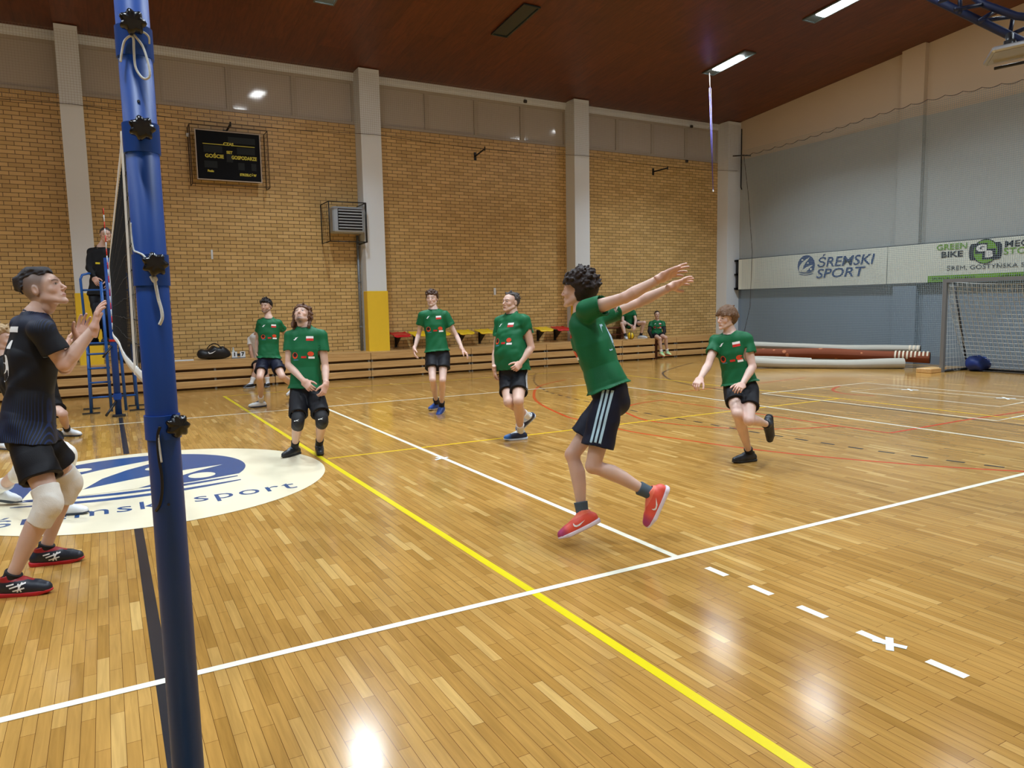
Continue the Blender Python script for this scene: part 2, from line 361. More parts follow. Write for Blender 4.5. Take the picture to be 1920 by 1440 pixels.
ribbon('red_key_line', F((1668, 812), (1732, 801), (1800, 789), (1869, 779), (1960, 766)), .05, P_RED, .0009)
ribbon('red_key_line', F((1200, 741), (1275, 735), (1420, 719), (1510, 708)), .04, P_RED, .0005)
ribbon('red_goal_arc', smooth(F((1574, 724), (1561, 731), (1583, 738), (1640, 742))), .05, P_RED, .0005)
ribbon('black_dashed_arc', smooth(F((1005, 700), (1002, 706), (1003, 718), (1024, 733), (1050, 741), (1078, 748), (1130, 759), (1189, 770.5), (1241, 780), (1297, 789), (1356, 800), (1424, 812), (1501, 824), (1591, 838), (1698, 853), (1820, 869), (1888, 877), (1990, 890))), .045, P_BLK, .0013, dashes=(.17, .17))
ribbon('black_goal_area_line', smooth(F((1300, 680), (1274, 686.7), (1247, 696), (1244, 703), (1260, 713), (1295, 722), (1330, 727), (1361, 732), (1476, 745), (1655, 766), (1920, 798), (2000, 806))), .045, P_BLK, .0006)
ribbon('white_goal_box_line', F((1429, 738), (1623, 718), (1920, 744)), .045, P_WHITE, .0015)
ribbon('white_goal_box_line', F((1429, 738), (1869, 789), (1920, 779), (1960, 771)), .045, P_WHITE, .0015)
ribbon('white_small_box_line', F((1920, 750), (1664, 727.5), (1595, 734), (1875, 762.6), (1920, 754)), .04, P_WHITE, .0015)
for q in ((1706, 731), (1886, 747)):
    p = fl(*q)[:2]; ribbon('tape_cross_strip', [p-np.array([.1, .1]), p+np.array([.1, .1])], .04, P_TAPE, .0025); ribbon('tape_cross_strip', [p-np.array([-.1, .1]), p+np.array([-.1, .1])], .04, P_TAPE, .0028)
# centre circle with the club emblem
cc = np.array([.15, 4.43]); m_ = MB()
m_.poly([(cc[0]+1.70*math.cos(a), cc[1]+1.70*math.sin(a)) for a in np.linspace(0, 2*PI, 97)[:-1]], lambda u, v: (u, v, .0030)); m_.build('centre_circle', P_CREAM, floor)
def emblem(P, k=0.0012):
    """swimmer emblem in unit coordinates; P(u, v, layer) maps to world; returns (blue, white) builders"""
    bl, wh = MB(), MB()
    disc = [(math.cos(a), math.sin(a)) for a in np.linspace(-.50, PI+.52, 60)]
    bl.poly(disc+[(-.80, -.60), (-.62, -.50), (.05, -.60), (.45, -.60)], lambda u, v: P(u, v, 0))
    cir = lambda cx, cy, r, ry: [(cx+r*math.cos(a), cy+ry*math.sin(a)) for a in np.linspace(0, 2*PI, 25)[:-1]]
    for c in (cir(-.46, .56, .10, .09), cir(.19, .23, .09, .09), cir(.56, -.36, .12, .12)): wh.poly(c, lambda u, v: P(u, v, 1))
    wh.poly([(.40, .80), (.16, .69), (-.04, .59), (-.28, .46), (-.52, .28), (-.70, .08), (-.82, -.15), (-.86, -.52), (-.60, -.56), (-.41, -.36), (-.27, .01), (-.05, .31), (.18, .52)], lambda u, v: P(u, v, 1))
    wh.poly([(-.46, -.40), (-.25, -.29), (-.06, -.20), (.17, -.10), (.45, -.02), (.80, .04), (.55, -.13), (.37, -.29), (.18, -.46), (-.02, -.62), (-.5, -.62)], lambda u, v: P(u, v, 1.6))
    for dy, th in ((-.70, .045), (-.88, .045)):
        bl.poly([(u, dy-.16*math.cos(u*1.7)+.14+th*(1-abs(u)**3)) for u in np.linspace(-.92, .85, 22)]+[(u, dy-.16*math.cos(u*1.7)+.14-th*(1-abs(u)**3)) for u in np.linspace(.85, -.92, 22)], lambda u, v: P(u, v, 0))
    return bl, wh
ec = np.array([.04, 4.84])
b_, w_ = emblem(lambda u, v, k: (ec[0]+u*1.08, ec[1]+v*1.08, .0040+.0008*k))
b_.build('emblem_blue', P_BLUE, floor); w_.build('emblem_white', P_CREAM, floor)
t_ = MB(); word = 'śremski sport'
vs, fs = text_mesh(word, .40, 0, .0, 1.0, 1.12)
kx_ = 2.42/(max(p[0] for p in vs)-min(p[0] for p in vs))
def bend(u, v): # straight line slightly curved
    return (cc[0]+.0+u*kx_, 3.46+v+.02*u*u, .0042)
t_.add([bend(*p) for p in vs], fs); t_.build('emblem_lettering', P_BLUE, floor)

# ------------------------------------------------------------------ ceiling lamps
E_ON = mat_emit('lamp_panel_lit', (.96, .98, 1, 1), 40.0); E_OFF = pm('lamp_panel_dark', srgb(40, 52, 56), .25); M_LF = pm('lamp_frame', srgb(120, 135, 138), .3, metal=.6)
SL = math.atan(.09)
def lamp(x, y, on, label):
    z = ceil_z(y)-.012; t = thing('ceiling_lamp', label, 'lamp', (x, y, z), 'recessed ceiling lamps' if on else None)
    sgn = 1 if y > YM else -1
    Rm = Matrix.Translation((x, y, z)) @ Matrix.Rotation(-SL*sgn, 4, 'X')
    f = MB(); 
    for lo, hi in (((-.20, -.72, -.03), (-.17, .72, .0)), ((.17, -.72, -.03), (.20, .72, 0)), ((-.17, -.72, -.03), (.17, -.69, 0)), ((-.17, .69, -.03), (.17, .72, 0))): f.box(lo, hi, Rm)
    f.build('frame', M_LF if on else E_OFF, t)
    p = MB(); p.box((-.17, -.69, -.012), (.17, .69, -.002), Rm); p.build('reflector_plate', M_LF if on else E_OFF, t)
    if on:
        e = MB(); e.bbox((-.14, -.42, -.035), (.14, .42, -.014), .008, Rm); e.build('diffuser', E_ON, t)
        ld = bpy.data.lights.new('lamp_light', 'AREA'); ld.shape = 'RECTANGLE'; ld.size = .28; ld.size_y = .84; ld.energy = LAMP_W*((1.35 if x == 4.0 else 1.8) if y > 10 else 1.05); ld.color = LAMP_COL; ld.spread = LAMP_SPREAD
        lo = bpy.data.objects.new('lamp_light', ld); COL.objects.link(lo); lo.parent = t; lo.location = (0, 0, -.05); lo.rotation_euler = (-SL*sgn, 0, 0)
    return t
for (x, y) in LAMP_XY:
    on = (x, y) not in LAMP_OFF
    if (x, y) == (9.0, 10.4): lamp(7.85, y, False, 'unlit dark recessed ceiling lamp, the only one without light')
    elif (x, y) == (14.0, 10.4): lamp(x, y, True, 'lit recessed ceiling lamp from which a violet cord hangs')
    elif (x, y) == (14.0, 7.3): lamp(x, y, True, 'lit recessed ceiling lamp cut by the top edge of the picture')
    elif on: lamp(x, y, True, 'lit recessed ceiling lamp further back over the hall, outside the view')
# cord with climbing-rope cable hanging under the lamp
M_VIO = pm('violet_cord', srgb(92, 84, 170), .6); m_ = MB(); A = onp(1330, 137, 1, 11.0); A[2] = ceil_z(11.0)-.04
mid = at(1331, 165, depth(A)); lowp = at(1337, 358, depth(A))
t = thing('hanging_cord', 'thin violet double cord hanging from the lit ceiling lamp', 'cord', tuple(A))
m_.tube([A, mid], .012, 6); m_.build('rope_loop', pm('pale_rope', srgb(206, 190, 180), .7), t)
m_ = MB(); o1 = HR*.015
m_.tube([mid-o1, (mid+lowp)/2-o1, lowp], .007, 6); m_.tube([mid+o1*1.5, (mid+lowp)/2+o1, lowp], .007, 6); m_.build('cord', M_VIO, t)
m_ = MB(); m_.lathe([(.0, -.03), (.018, -.02), (.018, .02), (.0, .03)], lowp, n=10); m_.build('cord_end', M_WHITE, t)

# ------------------------------------------------------------------ spectator platform in front of the brick wall
M_PLANK = mat_wood('pine_plank', srgb(196, 150, 92), srgb(220, 178, 118), 'X', .38)
M_DARKW = mat_wood('dark_stained_wood', srgb(72, 36, 20), srgb(104, 56, 30), 'Z', .4)
M_SHADOW = pm('slat_gap_shade', srgb(120, 92, 64), .8)  # brown sheet colour standing in for the shade behind the slats
xs = [-12.2, -9.6, -7.0, -4.3, -1.6, .65, 3.15, 5.39, 8.06, 10.34, 12.92, 14.15]
def bench(x0, x1, yf, lab):
    t = thing('platform_unit', lab, 'bench', (x0, yf, 0), 'platform units along the brick wall')
    for z0, z1 in ((.045, .19), (.245, .395), (.45, .60)):
        p = MB(); p.bbox((x0+.006, yf, z0), (x1-.006, yf+.035, z1), .006); p.build('front_plank', M_PLANK, t)
    p = MB(); p.box((x0, yf+.04, .60), (x1, YB-.001, .625)); p.box((x0, yf+.0, .602), (x1, yf+.04, .625)); p.build('deck', M_PLANK, t)
    p = MB(); p.box((x0, yf+.09, .0), (x1, yf+.10, .6)); p.build('gap_shade_sheet', M_SHADOW, t)
    for x in (x0+.02, (x0+x1)/2-.02, x1-.06):
        p = MB(); p.box((x, yf+.035, 0), (x+.04, yf+.09, .6)); p.build('post', M_STEEL, t)
for i in range(len(xs)-1):
    w = ('reaching behind the seated player at its step' if i == 10 else 'with the black sports bag on it' if i == 5 else 'right of the bag, behind the blurred green player' if i == 6 else
         'under the red seat by the yellow pad' if i == 7 else 'under the yellow seats' if i == 8 else 'under the red seat right of the yellow ones' if i == 9 else
         'behind the referee stand' if i == 4 else 'at the far left behind the black-shirted players')
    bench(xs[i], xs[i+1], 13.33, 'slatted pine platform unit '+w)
p = MB(); 
t = thing('platform_end_board', 'dark wooden end board closing the platform beside the seated player', 'board', (14.2, 13.4, 0)); p.box((14.16, 13.34, 0), (14.21, 14.2, .6)); p.box((14.14, 13.33, 0), (14.23, 13.42, .61)); p.build('end_panel', M_DARKW, t)
for x0, x1 in ((14.24, 15.24), (15.24, 17.44)): bench(x0, x1, 13.62, 'set-back pine platform unit %s' % ('beside the dark end board' if x0 < 15 else 'running into the corner pillar'))

# wall seats
M_RED = pm('red_plastic', srgb(200, 24, 30), .3); M_YEL = pm('yellow_plastic', srgb(245, 205, 20), .3)
def seat(x, mat, lab, grp):
    y = 13.9; t = thing('stadium_chair', lab, 'chair', (x, y, 1.0), grp)
    def fn(u, v):
        a = (u-.5)*.46; b = (v-.5)*.40
        z = .02*math.cos(u*PI*2)*-1*.6+.05*(v-.45)+.03*max(0, v-.85)*5-.05*max(0, .12-v)*6; 
        sh = 1-.12*(2*abs(v-.5))**3
        return (x+a*sh, y-.02+b, 1.0+z+.035*(abs(u-.5)*2)**3)
    s_ = MB(); s_.smooth = True; s_.grid(fn, 12, 10); o = s_.build('seat_shell', mat, t)
    md = o.modifiers.new('solid', 'SOLIDIFY'); md.thickness = .018; md.offset = -1
    s_ = MB(); s_.box((x-.02, 13.78, .93), (x+.02, YB-.01, .965)); s_.add([(x-.012, YB-.02, .93), (x+.012, YB-.02, .93), (x+.012, 13.84, .93), (x-.012, 13.84, .93), (x-.012, YB-.02, .68), (x+.012, YB-.02, .68)], [(0, 3, 2, 1), (0, 1, 5, 4), (2, 3, 4, 5), (0, 4, 3), (1, 2, 5)])
    s_.box((x-.035, YB-.025, .66), (x+.035, YB-.001, .97)); s_.build('bracket', M_BLACK, t)
seat(6.35, M_RED, 'red plastic wall seat beside the yellow pillar pad', None); seat(6.86, M_YEL, 'yellow plastic wall seat left of the tall thin green player', None)
seat(8.14, M_YEL, 'yellow plastic wall seat just right of the tall thin green player', None); seat(8.74, M_YEL, 'yellow plastic wall seat left of the heavy green player, its black bracket in view', None)
seat(10.59, M_YEL, 'yellow plastic wall seat next to a red one, right of the heavy player', None); seat(11.16, M_RED, 'red plastic wall seat right of all the yellow ones', None)
seat(7.45, M_YEL, 'yellow plastic wall seat behind the tall thin green player', None)

# scoreboard
t = thing('scoreboard', 'black electronic scoreboard with yellow Polish captions on the brick wall', 'scoreboard', (2.5, 14.0, 4.55))
x0, x1, z0, z1, yf = 1.87, 3.19, 4.55, 5.58, 13.92
m_ = MB(); m_.box((x0, yf, z0), (x1, 14.12, z1)); m_.build('housing', pm('scoreboard_black', srgb(10, 13, 20), .6, .15), t)
m_ = MB()
for lo, hi in (((x0-.02, yf-.015, z1), (x1+.02, yf+.03, z1+.02)), ((x0-.02, yf-.015, z0-.02), (x1+.02, yf+.03, z0)), ((x0-.02, yf-.015, z0), (x0, yf+.03, z1)), ((x1, yf-.015, z0), (x1+.02, yf+.03, z1))): m_.box(lo, hi)
m_.build('frame', pm('board_frame', srgb(190, 176, 160), .4), t)
Wd, Hd = x1-x0, z1-z0; U = lambda u: x0+u*Wd; V = lambda v: z1-v*Hd
m_ = MB()
for (a, b, c, d) in ((.5, .09, .93, .22), (.11, .30, .40, .44), (.63, .30, .92, .44), (.46, .45, .56, .62), (.11, .62, .31, .76), (.64, .62, .74, .77), (.85, .62, .93, .77)): m_.box((U(a), yf-.006, V(d)), (U(c), yf+.001, V(b)))
m_.build('display_window', pm('smoked_display', srgb(40, 46, 50), .6, .15), t)
M_YT = pm('yellow_caption', srgb(214, 206, 70), .5)
def bt(txt, u, v, s, nm='caption', sx=1.): 
    q = MB(); put_text(q, txt, lambda a, b: (U(u)+a, yf-.008, V(v)+b), s, 0, .004, sx); q.build(nm, M_YT, t)
bt('GOŚCIE', .27, .52, .105); bt('GOSPODARZE', .74, .52, .105, sx=.78); bt('SET', .51, .42, .08); bt('CZAS', .5, .25, .085); bt('Faule', .2, .83, .06); bt('STRZELCÓW', .79, .87, .07, sx=.85)
m_ = MB(); m_.box((U(.1), yf-.007, V(.275)), (U(.44), yf, V(.262))); m_.box((U(.56), yf-.007, V(.275)), (U(.92), yf, V(.262))); m_.build('divider_line', M_YT, t)
g = MB() # protective cage
X0, X1, Z0, Z1, Y0 = 1.74, 3.35, 4.42, 5.66, 13.80
for p, q in (((X0, Y0, Z0), (X1, Y0, Z0)), ((X0, Y0, Z1), (X1, Y0, Z1)), ((X0, Y0, Z0), (X0, Y0, Z1)), ((X1, Y0, Z0), (X1, Y0, Z1)), ((X0, Y0, Z0), (X0, YB, Z0)), ((X1, Y0, Z0), (X1, YB, Z0)), ((X0, Y0, Z1), (X0, YB, Z1)), ((X1, Y0, Z1), (X1, YB, Z1)), ((X0, YB-.01, Z0), (X0, YB-.01, Z1)), ((X1, YB-.01, Z0), (X1, YB-.01, Z1))): g.tube([p, q], .009, 6)
g.build('cage_frame', pm('cage_brown', srgb(70, 50, 36), .5), t)
g = MB()
for i in range(1, 12):
    for X in (X0, X1):
        z = Z0+(Z1-Z0)*i/12; g.tube([(X, Y0, z), (X, YB, z)], .0025, 4)
for i in range(1, 4):
    for X in (X0, X1): y = Y0+(YB-Y0)*i/4; g.tube([(X, y, Z0), (X, y, Z1)], .0025, 4)
g.build('cage_mesh', pm('cage_brown', None), t)

# fan heater in its cage
t = thing('fan_heater', 'grey louvred fan heater in a black wire cage by the pillar', 'heater', (5.05, 13.8, 3.3))
m_ = MB(); m_.bbox((4.70, 13.62, 3.46), (5.46, 13.98, 4.06), .03); m_.build('housing', pm('heater_grey', srgb(170, 178, 186), .35, metal=.3), t)
m_ = MB(); m_.box((4.82, 13.61, 3.52), (5.40, 13.63, 4.01)); m_.build('grille_opening', pm('grille_dark', srgb(10, 16, 30), .4), t)
for i in range(7):
    z = 3.555+i*.068; m_ = MB(); m_.box((4.83, 13.575, z), (5.39, 13.612, z+.020), None); m_.build('louvre', pm('louvre_grey', srgb(196, 204, 212), .3, metal=.3), t)
m_ = MB()
for x in (4.9, 5.26): m_.tube([(x, 13.98, 3.5), (x, YB, 3.5)], .018, 6); m_.tube([(x, 13.98, 4.0), (x, YB, 4.0)], .018, 6)
m_.build('wall_arm', M_BLACK, t)
g = MB(); X0, X1, Z0, Z1, Y0 = 4.58, 5.50, 3.24, 4.15, 13.5; X1 = 5.47
for p, q in (((X0, Y0, Z0), (X1, Y0, Z0)), ((X0, Y0, Z1), (X1, Y0, Z1)), ((X0, Y0, Z0), (X0, Y0, Z1)), ((X1, Y0, Z0), (X1, Y0, Z1)), ((X0, Y0, Z0), (X0, YB, Z0)), ((X1, Y0, Z0), (X1, YB, Z0)), ((X0, Y0, Z1), (X0, YB, Z1)), ((X1, Y0, Z1), (X1, YB, Z1)), ((X0, YB-.01, Z0), (X0, YB-.01, Z1)), ((X1, Y0+.08, Z0), (X1, Y0+.08, Z1))): g.tube([p, q], .013, 6)
g.build('cage_frame', M_BLACK, t)
g = MB()
for i in range(1, 9):
    z = Z0+(Z1-Z0)*i/9; g.tube([(X0, Y0, z), (X0, YB, z)], .0025, 4)
for i in range(1, 4):
    y = Y0+(YB-Y0)*i/4; g.tube([(X0, y, Z0), (X0, y, Z1)], .0025, 4)
g.build('cage_mesh', M_BLACK, t)
t = thing('drain_pipe', 'grey pipe running down beside the pillar under the heater', 'pipe', (5.46, 14.1, .62)); m_ = MB(); m_.tube([(5.43, 14.13, .626), (5.43, 14.13, 3.45)], .035, 10); m_.build('pipe', M_STEEL, t)
for z in (1.2, 2.3, 3.2):
    m_ = MB(); m_.tube([(5.43, 14.13, z), (5.43, 14.13, z+.04)], .043, 10); m_.build('clamp', M_STEEL, t)
# small things on the brick wall
def wallbox(name, label, cat, px0, py0, px1, py1, d, mat, y=None):
    a = onp(px0, py0, 1, YB-d); b = onp(px1, py1, 1, YB-d); m_ = MB(); m_.bbox((a[0], YB-d, b[2]), (b[0], YB-.001, a[2]), .004); o = m_.build(name, mat); return tag(o, label, cat)
wallbox('wall_tag', 'small white tag on the brick under the scoreboard', 'tag', 395, 468, 400, 486, .02, M_WHITE)
wallbox('wall_tag', 'small white tag on the brick above the heavy green player', 'tag', 926, 540, 930, 553, .02, M_WHITE)
wallbox('wall_light', 'small white box on the brick left of the scoreboard', 'box', 349, 249, 355, 256, .06, M_WHITE)
def hook(pa, pb, lab):
    a = onp(*pa, 1, YB-.02); b = onp(*pb, 1, YB-.5); t = thing('wall_bracket', lab, 'bracket', tuple(a)); m_ = MB(); m_.box((a[0]-.03, YB-.02, a[2]-.1), (a[0]+.03, YB-.001, a[2]+.1)); m_.build('wall_plate', M_BLACK, t); m_ = MB(); m_.tube([a, b], .022, 6); m_.tube([b-np.array([0, 0, .05]), b+np.array([0, 0, .05])], .018, 6); m_.build('arm', M_BLACK, t)
hook((891, 293), (909, 279), 'black steel bracket on the brick of the middle bay'); hook((1225, 322), (1252, 315), 'black steel bracket on the brick of the right bay'); hook((421, 252), (432, 233), 'black steel bracket above the scoreboard')
for px, py, lab in ((985, 190, 'tiny black clamp on the window header of the middle bay'), (1297, 237, 'tiny black clamp on the window header of the right bay'), (1288, 302, 'tiny black clamp under the windows of the right bay')):
    a = onp(px, py, 1, YB-.06); m_ = MB(); m_.bbox((a[0]-.05, YB-.08, a[2]-.04), (a[0]+.05, YB-.03, a[2]+.04), .01); m_.tube([(a[0], YB-.03, a[2]), (a[0], YB+.02, a[2])], .015, 6); tag(m_.build('clamp', M_BLACK), lab, 'clamp')

# ------------------------------------------------------------------ safety nets
def net_strands(mb, P, nu, nv, r, n=3, sag=0.):
    for i in range(nu+1): mb.tube([P(i/nu, 0), P(i/nu, 1)], r, n, cap=False)
    for j in range(nv+1): mb.tube([P(0, j/nv), P(1, j/nv)], r, n, cap=False)
M_NET = pm('pale_net_cord', srgb(146, 162, 168), .8); M_NETW = pm('beige_net_cord', srgb(150, 138, 124), .8)
# window net, bay by bay in front of the pillars
t = thing('window_safety_net', 'fine beige safety net hung before the high windows', 'net', (0, 13.7, 5.75))
m_ = MB(); net_strands(m_, lambda u, v: (-8+25.9*u, 13.70, 5.78+1.42*v), 500, 28, .0016); m_.build('net_mesh', M_NETW, t)
m_ = MB()
for a, b in ((-8, -.4), (-.4, 5.8), (5.8, 11.9), (11.9, 17.8)):
    m_.tube([(a+(b-a)*k/16, 13.69, 5.80-.09*math.sin(PI*k/16)) for k in range(17)], .006, 5)
m_.build('border_rope', pm('dark_rope', srgb(60, 50, 44), .7), t)
t = thing('end_wall_safety_net', 'pale fine-meshed safety net hung over the end wall', 'net', (17.7, 7, 0))
zt = lambda y: 6.2+.25*math.exp(-((y-7.5)/3.)**2)
ya_, yb2 = -3.0, 13.3; m_ = MB(); NY = 350
def edge(z): return 13.3-.0*(z)+ (.55*math.sin(min(1, max(0, (6.2-z)/6.2))*PI)*-1 if z < 6.2 else 0)
for i in range(NY+1):
    y = ya_+(yb2-ya_)*i/NY; top = zt(y)-.03*abs(math.sin(i*PI/9.)); m_.tube([(17.66, y, .25), (17.66, y, top)], .0036, 3, cap=False)
for j in range(132):
    z = .25+.0465*j
    if z < 6.4: m_.tube([(17.66, ya_, z), (17.66, min(13.3, edge(z)+.0), z)], .0036, 3, cap=False)
m_.build('net_mesh', M_NET, t)
m_ = MB(); m_.tube([(17.66, ya_+(yb2-ya_)*i/NY, zt(ya_+(yb2-ya_)*i/NY)-.05*abs(math.sin(i*PI/9.))) for i in range(NY+1)], .008, 4); m_.tube([(17.66, 13.3, .25), (17.66, 12.95, 1.5), (17.66, 12.9, 3.2), (17.66, 13.1, 5.), (17.66, 13.3, 6.2)], .007, 4); m_.build('border_rope', pm('dark_rope', None), t)
t = thing('net_corner_bracket', 'dark bracket holding the net rope near the corner pillar', 'bracket', (17.7, 13.4, 6.2)); m_ = MB(); m_.tube([(17.5, 13.60, 6.22), (17.66, 13.3, 6.2), (17.9, 13.25, 6.2)], .02, 6); m_.build('arm', M_DGREY, t)
m_ = MB(); m_.tube([(17.93, 13.66, 7.1), (17.93, 13.66, 5.3), (17.8, 13.5, 5.2)], .018, 6); m_.build('rod', M_BLACK, t)

# ------------------------------------------------------------------ banners on the end wall
M_BAN = pm('white_banner_vinyl', srgb(226, 228, 214), .45, var=.02, vscale=1); M_NAVY = pm('banner_navy', srgb(20, 62, 120), .4); M_GRN = pm('banner_green', srgb(110, 165, 30), .4); M_DNAVY = pm('banner_black', srgb(18, 26, 40), .4)
XB = 17.80
ylft = onp(1385, 487, 0, XB)[1]; yseam = onp(1665, 458, 0, XB)[1]; zb0, zb1 = 2.05, 3.00
def bpanel(ya, yb, lab):
    t = thing('banner', lab, 'banner', (XB, ya, zb0)); m_ = MB(); m_.grid(lambda u, v: (XB+.006*math.sin(u*23)*math.sin(v*5), ya+(yb-ya)*u, zb0+(zb1-zb0)*v), 30, 6)
    o = m_.build('sheet', M_BAN, t); s_ = o.modifiers.new('s', 'SOLIDIFY'); s_.thickness = .01
    m_ = MB(); m_.tube([(XB+.02, ya, zb0-.01), (XB+.02, yb, zb0-.01)], .02, 6); m_.tube([(XB+.02, ya, zb1+.01), (XB+.02, yb, zb1+.01)], .015, 6); m_.build('rail', M_DGREY, t); return t
t1 = bpanel(ylft, yseam+.01, 'white banner with a blue swimmer emblem and sport lettering')
t2 = bpanel(yseam-.01, -1.0, 'white banner with a green and black circular bike emblem')
def BP(px, py, dx=.02): 
    a = onp(px, py, 0, XB); return a[1], a[2]
def bput(t, txt, pxc, pyc, h, mat, sx=1., shear=0., bold=.0, nm='lettering', rot=0.):
    yc, zc = BP(pxc, pyc); q = MB(); put_text(q, txt, lambda a, b: (XB-.014, yc-a, zc+b), h, shear, bold, sx); q.build(nm, mat, t)
bput(t1, 'ŚREMSKI', 1583, 490, .37, M_NAVY, 1.24, .2, .004); bput(t1, 'SPORT', 1573, 512, .37, M_NAVY, 1.36, .2, .004)
yc, zc = BP(1512, 500)
b_, w_ = emblem(lambda u, v, k: (XB-.012-.001*k, yc-u*.30, zc+.03+v*.30)); b_.build('swimmer_emblem', M_NAVY, t1); w_.build('swimmer_emblem_relief', M_BAN, t1)
bput(t2, 'GREEN', 1785, 463, .19, M_GRN, 1.25, 0, .002); bput(t2, 'BIKE', 1785, 477, .20, M_DNAVY, 1.35, 0, .004)
bput(t2, 'MECHANIKA', 1953, 453, .20, M_DNAVY, 1.3, 0, .004); bput(t2, 'STOLARKA', 1941, 468, .20, M_GRN, 1.3, 0, .002)
bput(t2, 'ŚREM, GOSTYŃSKA 51', 1849, 500, .14, M_DNAVY, 1.30, 0, .0)
y0, _z = BP(1740, 520); m_ = MB(); m_.box((XB-.012, -1.0, zb0), (XB-.008, y0, zb0+.16)); m_.build('green_strip', M_GRN, t2)
ya_c, _q = BP(1797, 515); q = MB(); put_text(q, 'SPONSOR TYTULARNY', lambda a, b: (XB-.016, ya_c+.12-a, zb0+.08+b), .10, .2, .0, 1.0); q.build('lettering', M_DNAVY, t2); q = MB(); yb_c, _q = BP(1890, 515); put_text(q, 'GREEN BIKE EKSTRAKLASA', lambda a, b: (XB-.016, yb_c-.42-a, zb0+.08+b), .10, .2, .0, 1.05); q.build('lettering', M_DNAVY, t2)
yc, zc = BP(1848, 469); hw_ = abs(BP(1817, 470)[0]-BP(1880, 470)[0])/2; cr_ = abs(BP(1823, 470)[0]-BP(1875, 470)[0])/2; zc = 2.715
m_ = MB(); 
m_.poly([(-.86, .19), (0, .20), (.86, .19), (.97, .12), (1., 0), (.97, -.12), (.86, -.19), (0, -.20), (-.86, -.19), (-.97, -.12), (-1., 0), (-.97, .12)], lambda u, v: (XB-.012, yc-u*hw_, zc+v)); m_.build('round_logo_band', M_DNAVY, t2)
m_ = MB(); m_.poly([(.93*cr_*math.cos(a), .285*math.sin(a)) for a in np.linspace(0, 2*PI, 49)[:-1]], lambda u, v: (XB-.0135, yc-u, zc+v)); m_.build('round_logo_rim', M_DNAVY, t2)
m_ = MB(); m_.poly([(.85*cr_*math.cos(a), .262*math.sin(a)) for a in np.linspace(0, 2*PI, 49)[:-1]], lambda u, v: (XB-.015, yc-u, zc+v)); m_.build('round_logo_disc', M_GRN, t2)
m_ = MB(); m_.box((XB-.0165, yc-.16*cr_, zc-.05), (XB-.0155, yc+.74*cr_, zc+.19)); m_.box((XB-.0165, yc-.78*cr_, zc-.19), (XB-.0155, yc+.22*cr_, zc+.05)); m_.build('letter_ground', M_DNAVY, t2)
q = MB(); put_text(q, 'G', lambda a, b: (XB-.020, yc+.27*cr_-a, zc+.075+b), .20, 0, .014, 1.5); put_text(q, 'B', lambda a, b: (XB-.020, yc-.28*cr_-a, zc-.07+b), .20, 0, .014, 1.4); q.build('letter', pm('letter_white', srgb(236, 236, 232), .4), t2)
t = thing('banner_post', 'black steel post with brackets at the left end of the banner', 'post', (XB, ylft+.06, zb0)); m_ = MB(); m_.box((XB-.02, ylft+.02, zb0-.02), (XB+.03, ylft+.10, zb1)); 
for z in (zb0, 2.5, zb1-.06): m_.box((XB-.02, ylft+.02, z), (XB+.03, ylft+.2, z+.06))
m_.build('post', M_BLACK, t)

# ------------------------------------------------------------------ goal
M_GOAL = pm('grey_goal_paint', srgb(120, 122, 124), .4, metal=.3); g0 = np.array([16.25, 6.02]); 
t = thing('handball_goal', 'grey framed goal with white net by the end wall', 'goal', (g0[0], g0[1], 0))
yR = g0[1]-3.0; m_ = MB()
for y in (g0[1], yR): 
    m_ = MB(); m_.box((g0[0]-.04, y-.04, 0), (g0[0]+.04, y+.04, 2.08)); m_.build('post', M_GOAL, t)
m_ = MB(); m_.box((g0[0]-.04, yR+.041, 2.0), (g0[0]+.04, g0[1]-.041, 2.08)); m_.build('crossbar', M_GOAL, t)
for y in (g0[1], yR):
    m_ = MB(); m_.tube([(g0[0], y, .03), (g0[0]+1.0, y, .03)], .03, 8); m_.tube([(g0[0]+1.0, y, .03), (g0[0]+.32, y, 1.98)], .022, 8); m_.tube([(g0[0], y, 2.0), (g0[0]+.34, y, 1.98)], .02, 8); m_.build('side_frame', M_DGREY, t)
m_ = MB(); m_.tube([(g0[0]+1.0, yR, .03), (g0[0]+1.0, g0[1], .03)], .025, 8); m_.build('ground_bar', M_DGREY, t)
M_WNET = pm('white_net_cord', srgb(206, 212, 214), .8); m_ = MB()
def backnet(u, v): # v from top to ground, sagging
    x = g0[0]+.1+.95*v**1.6+.12*math.sin(PI*v)*math.sin(PI*u); z = 2.0*(1-v)+.02-.10*math.sin(PI*u)*(1-v); return (x, g0[1]-3*u, max(.02, z))
for i in range(31): m_.tube([backnet(i/30, j/14) for j in range(15)], .006, 3, cap=False)
for j in range(22): m_.tube([backnet(k/14, j/21) for k in range(15)], .006, 3, cap=False)
def sidenet(u, v): z = 2.0*(1-v)+.02; return (g0[0]+.04+u*(.25+.75*v), g0[1]-.0-.03*math.sin(PI*u), z)
for i in range(9): m_.tube([sidenet(i/8, j/10) for j in range(11)], .003, 3, cap=False)
for j in range(21): m_.tube([sidenet(k/4, j/20) for k in range(5)], .003, 3, cap=False)
m_.build('net', M_WNET, t)
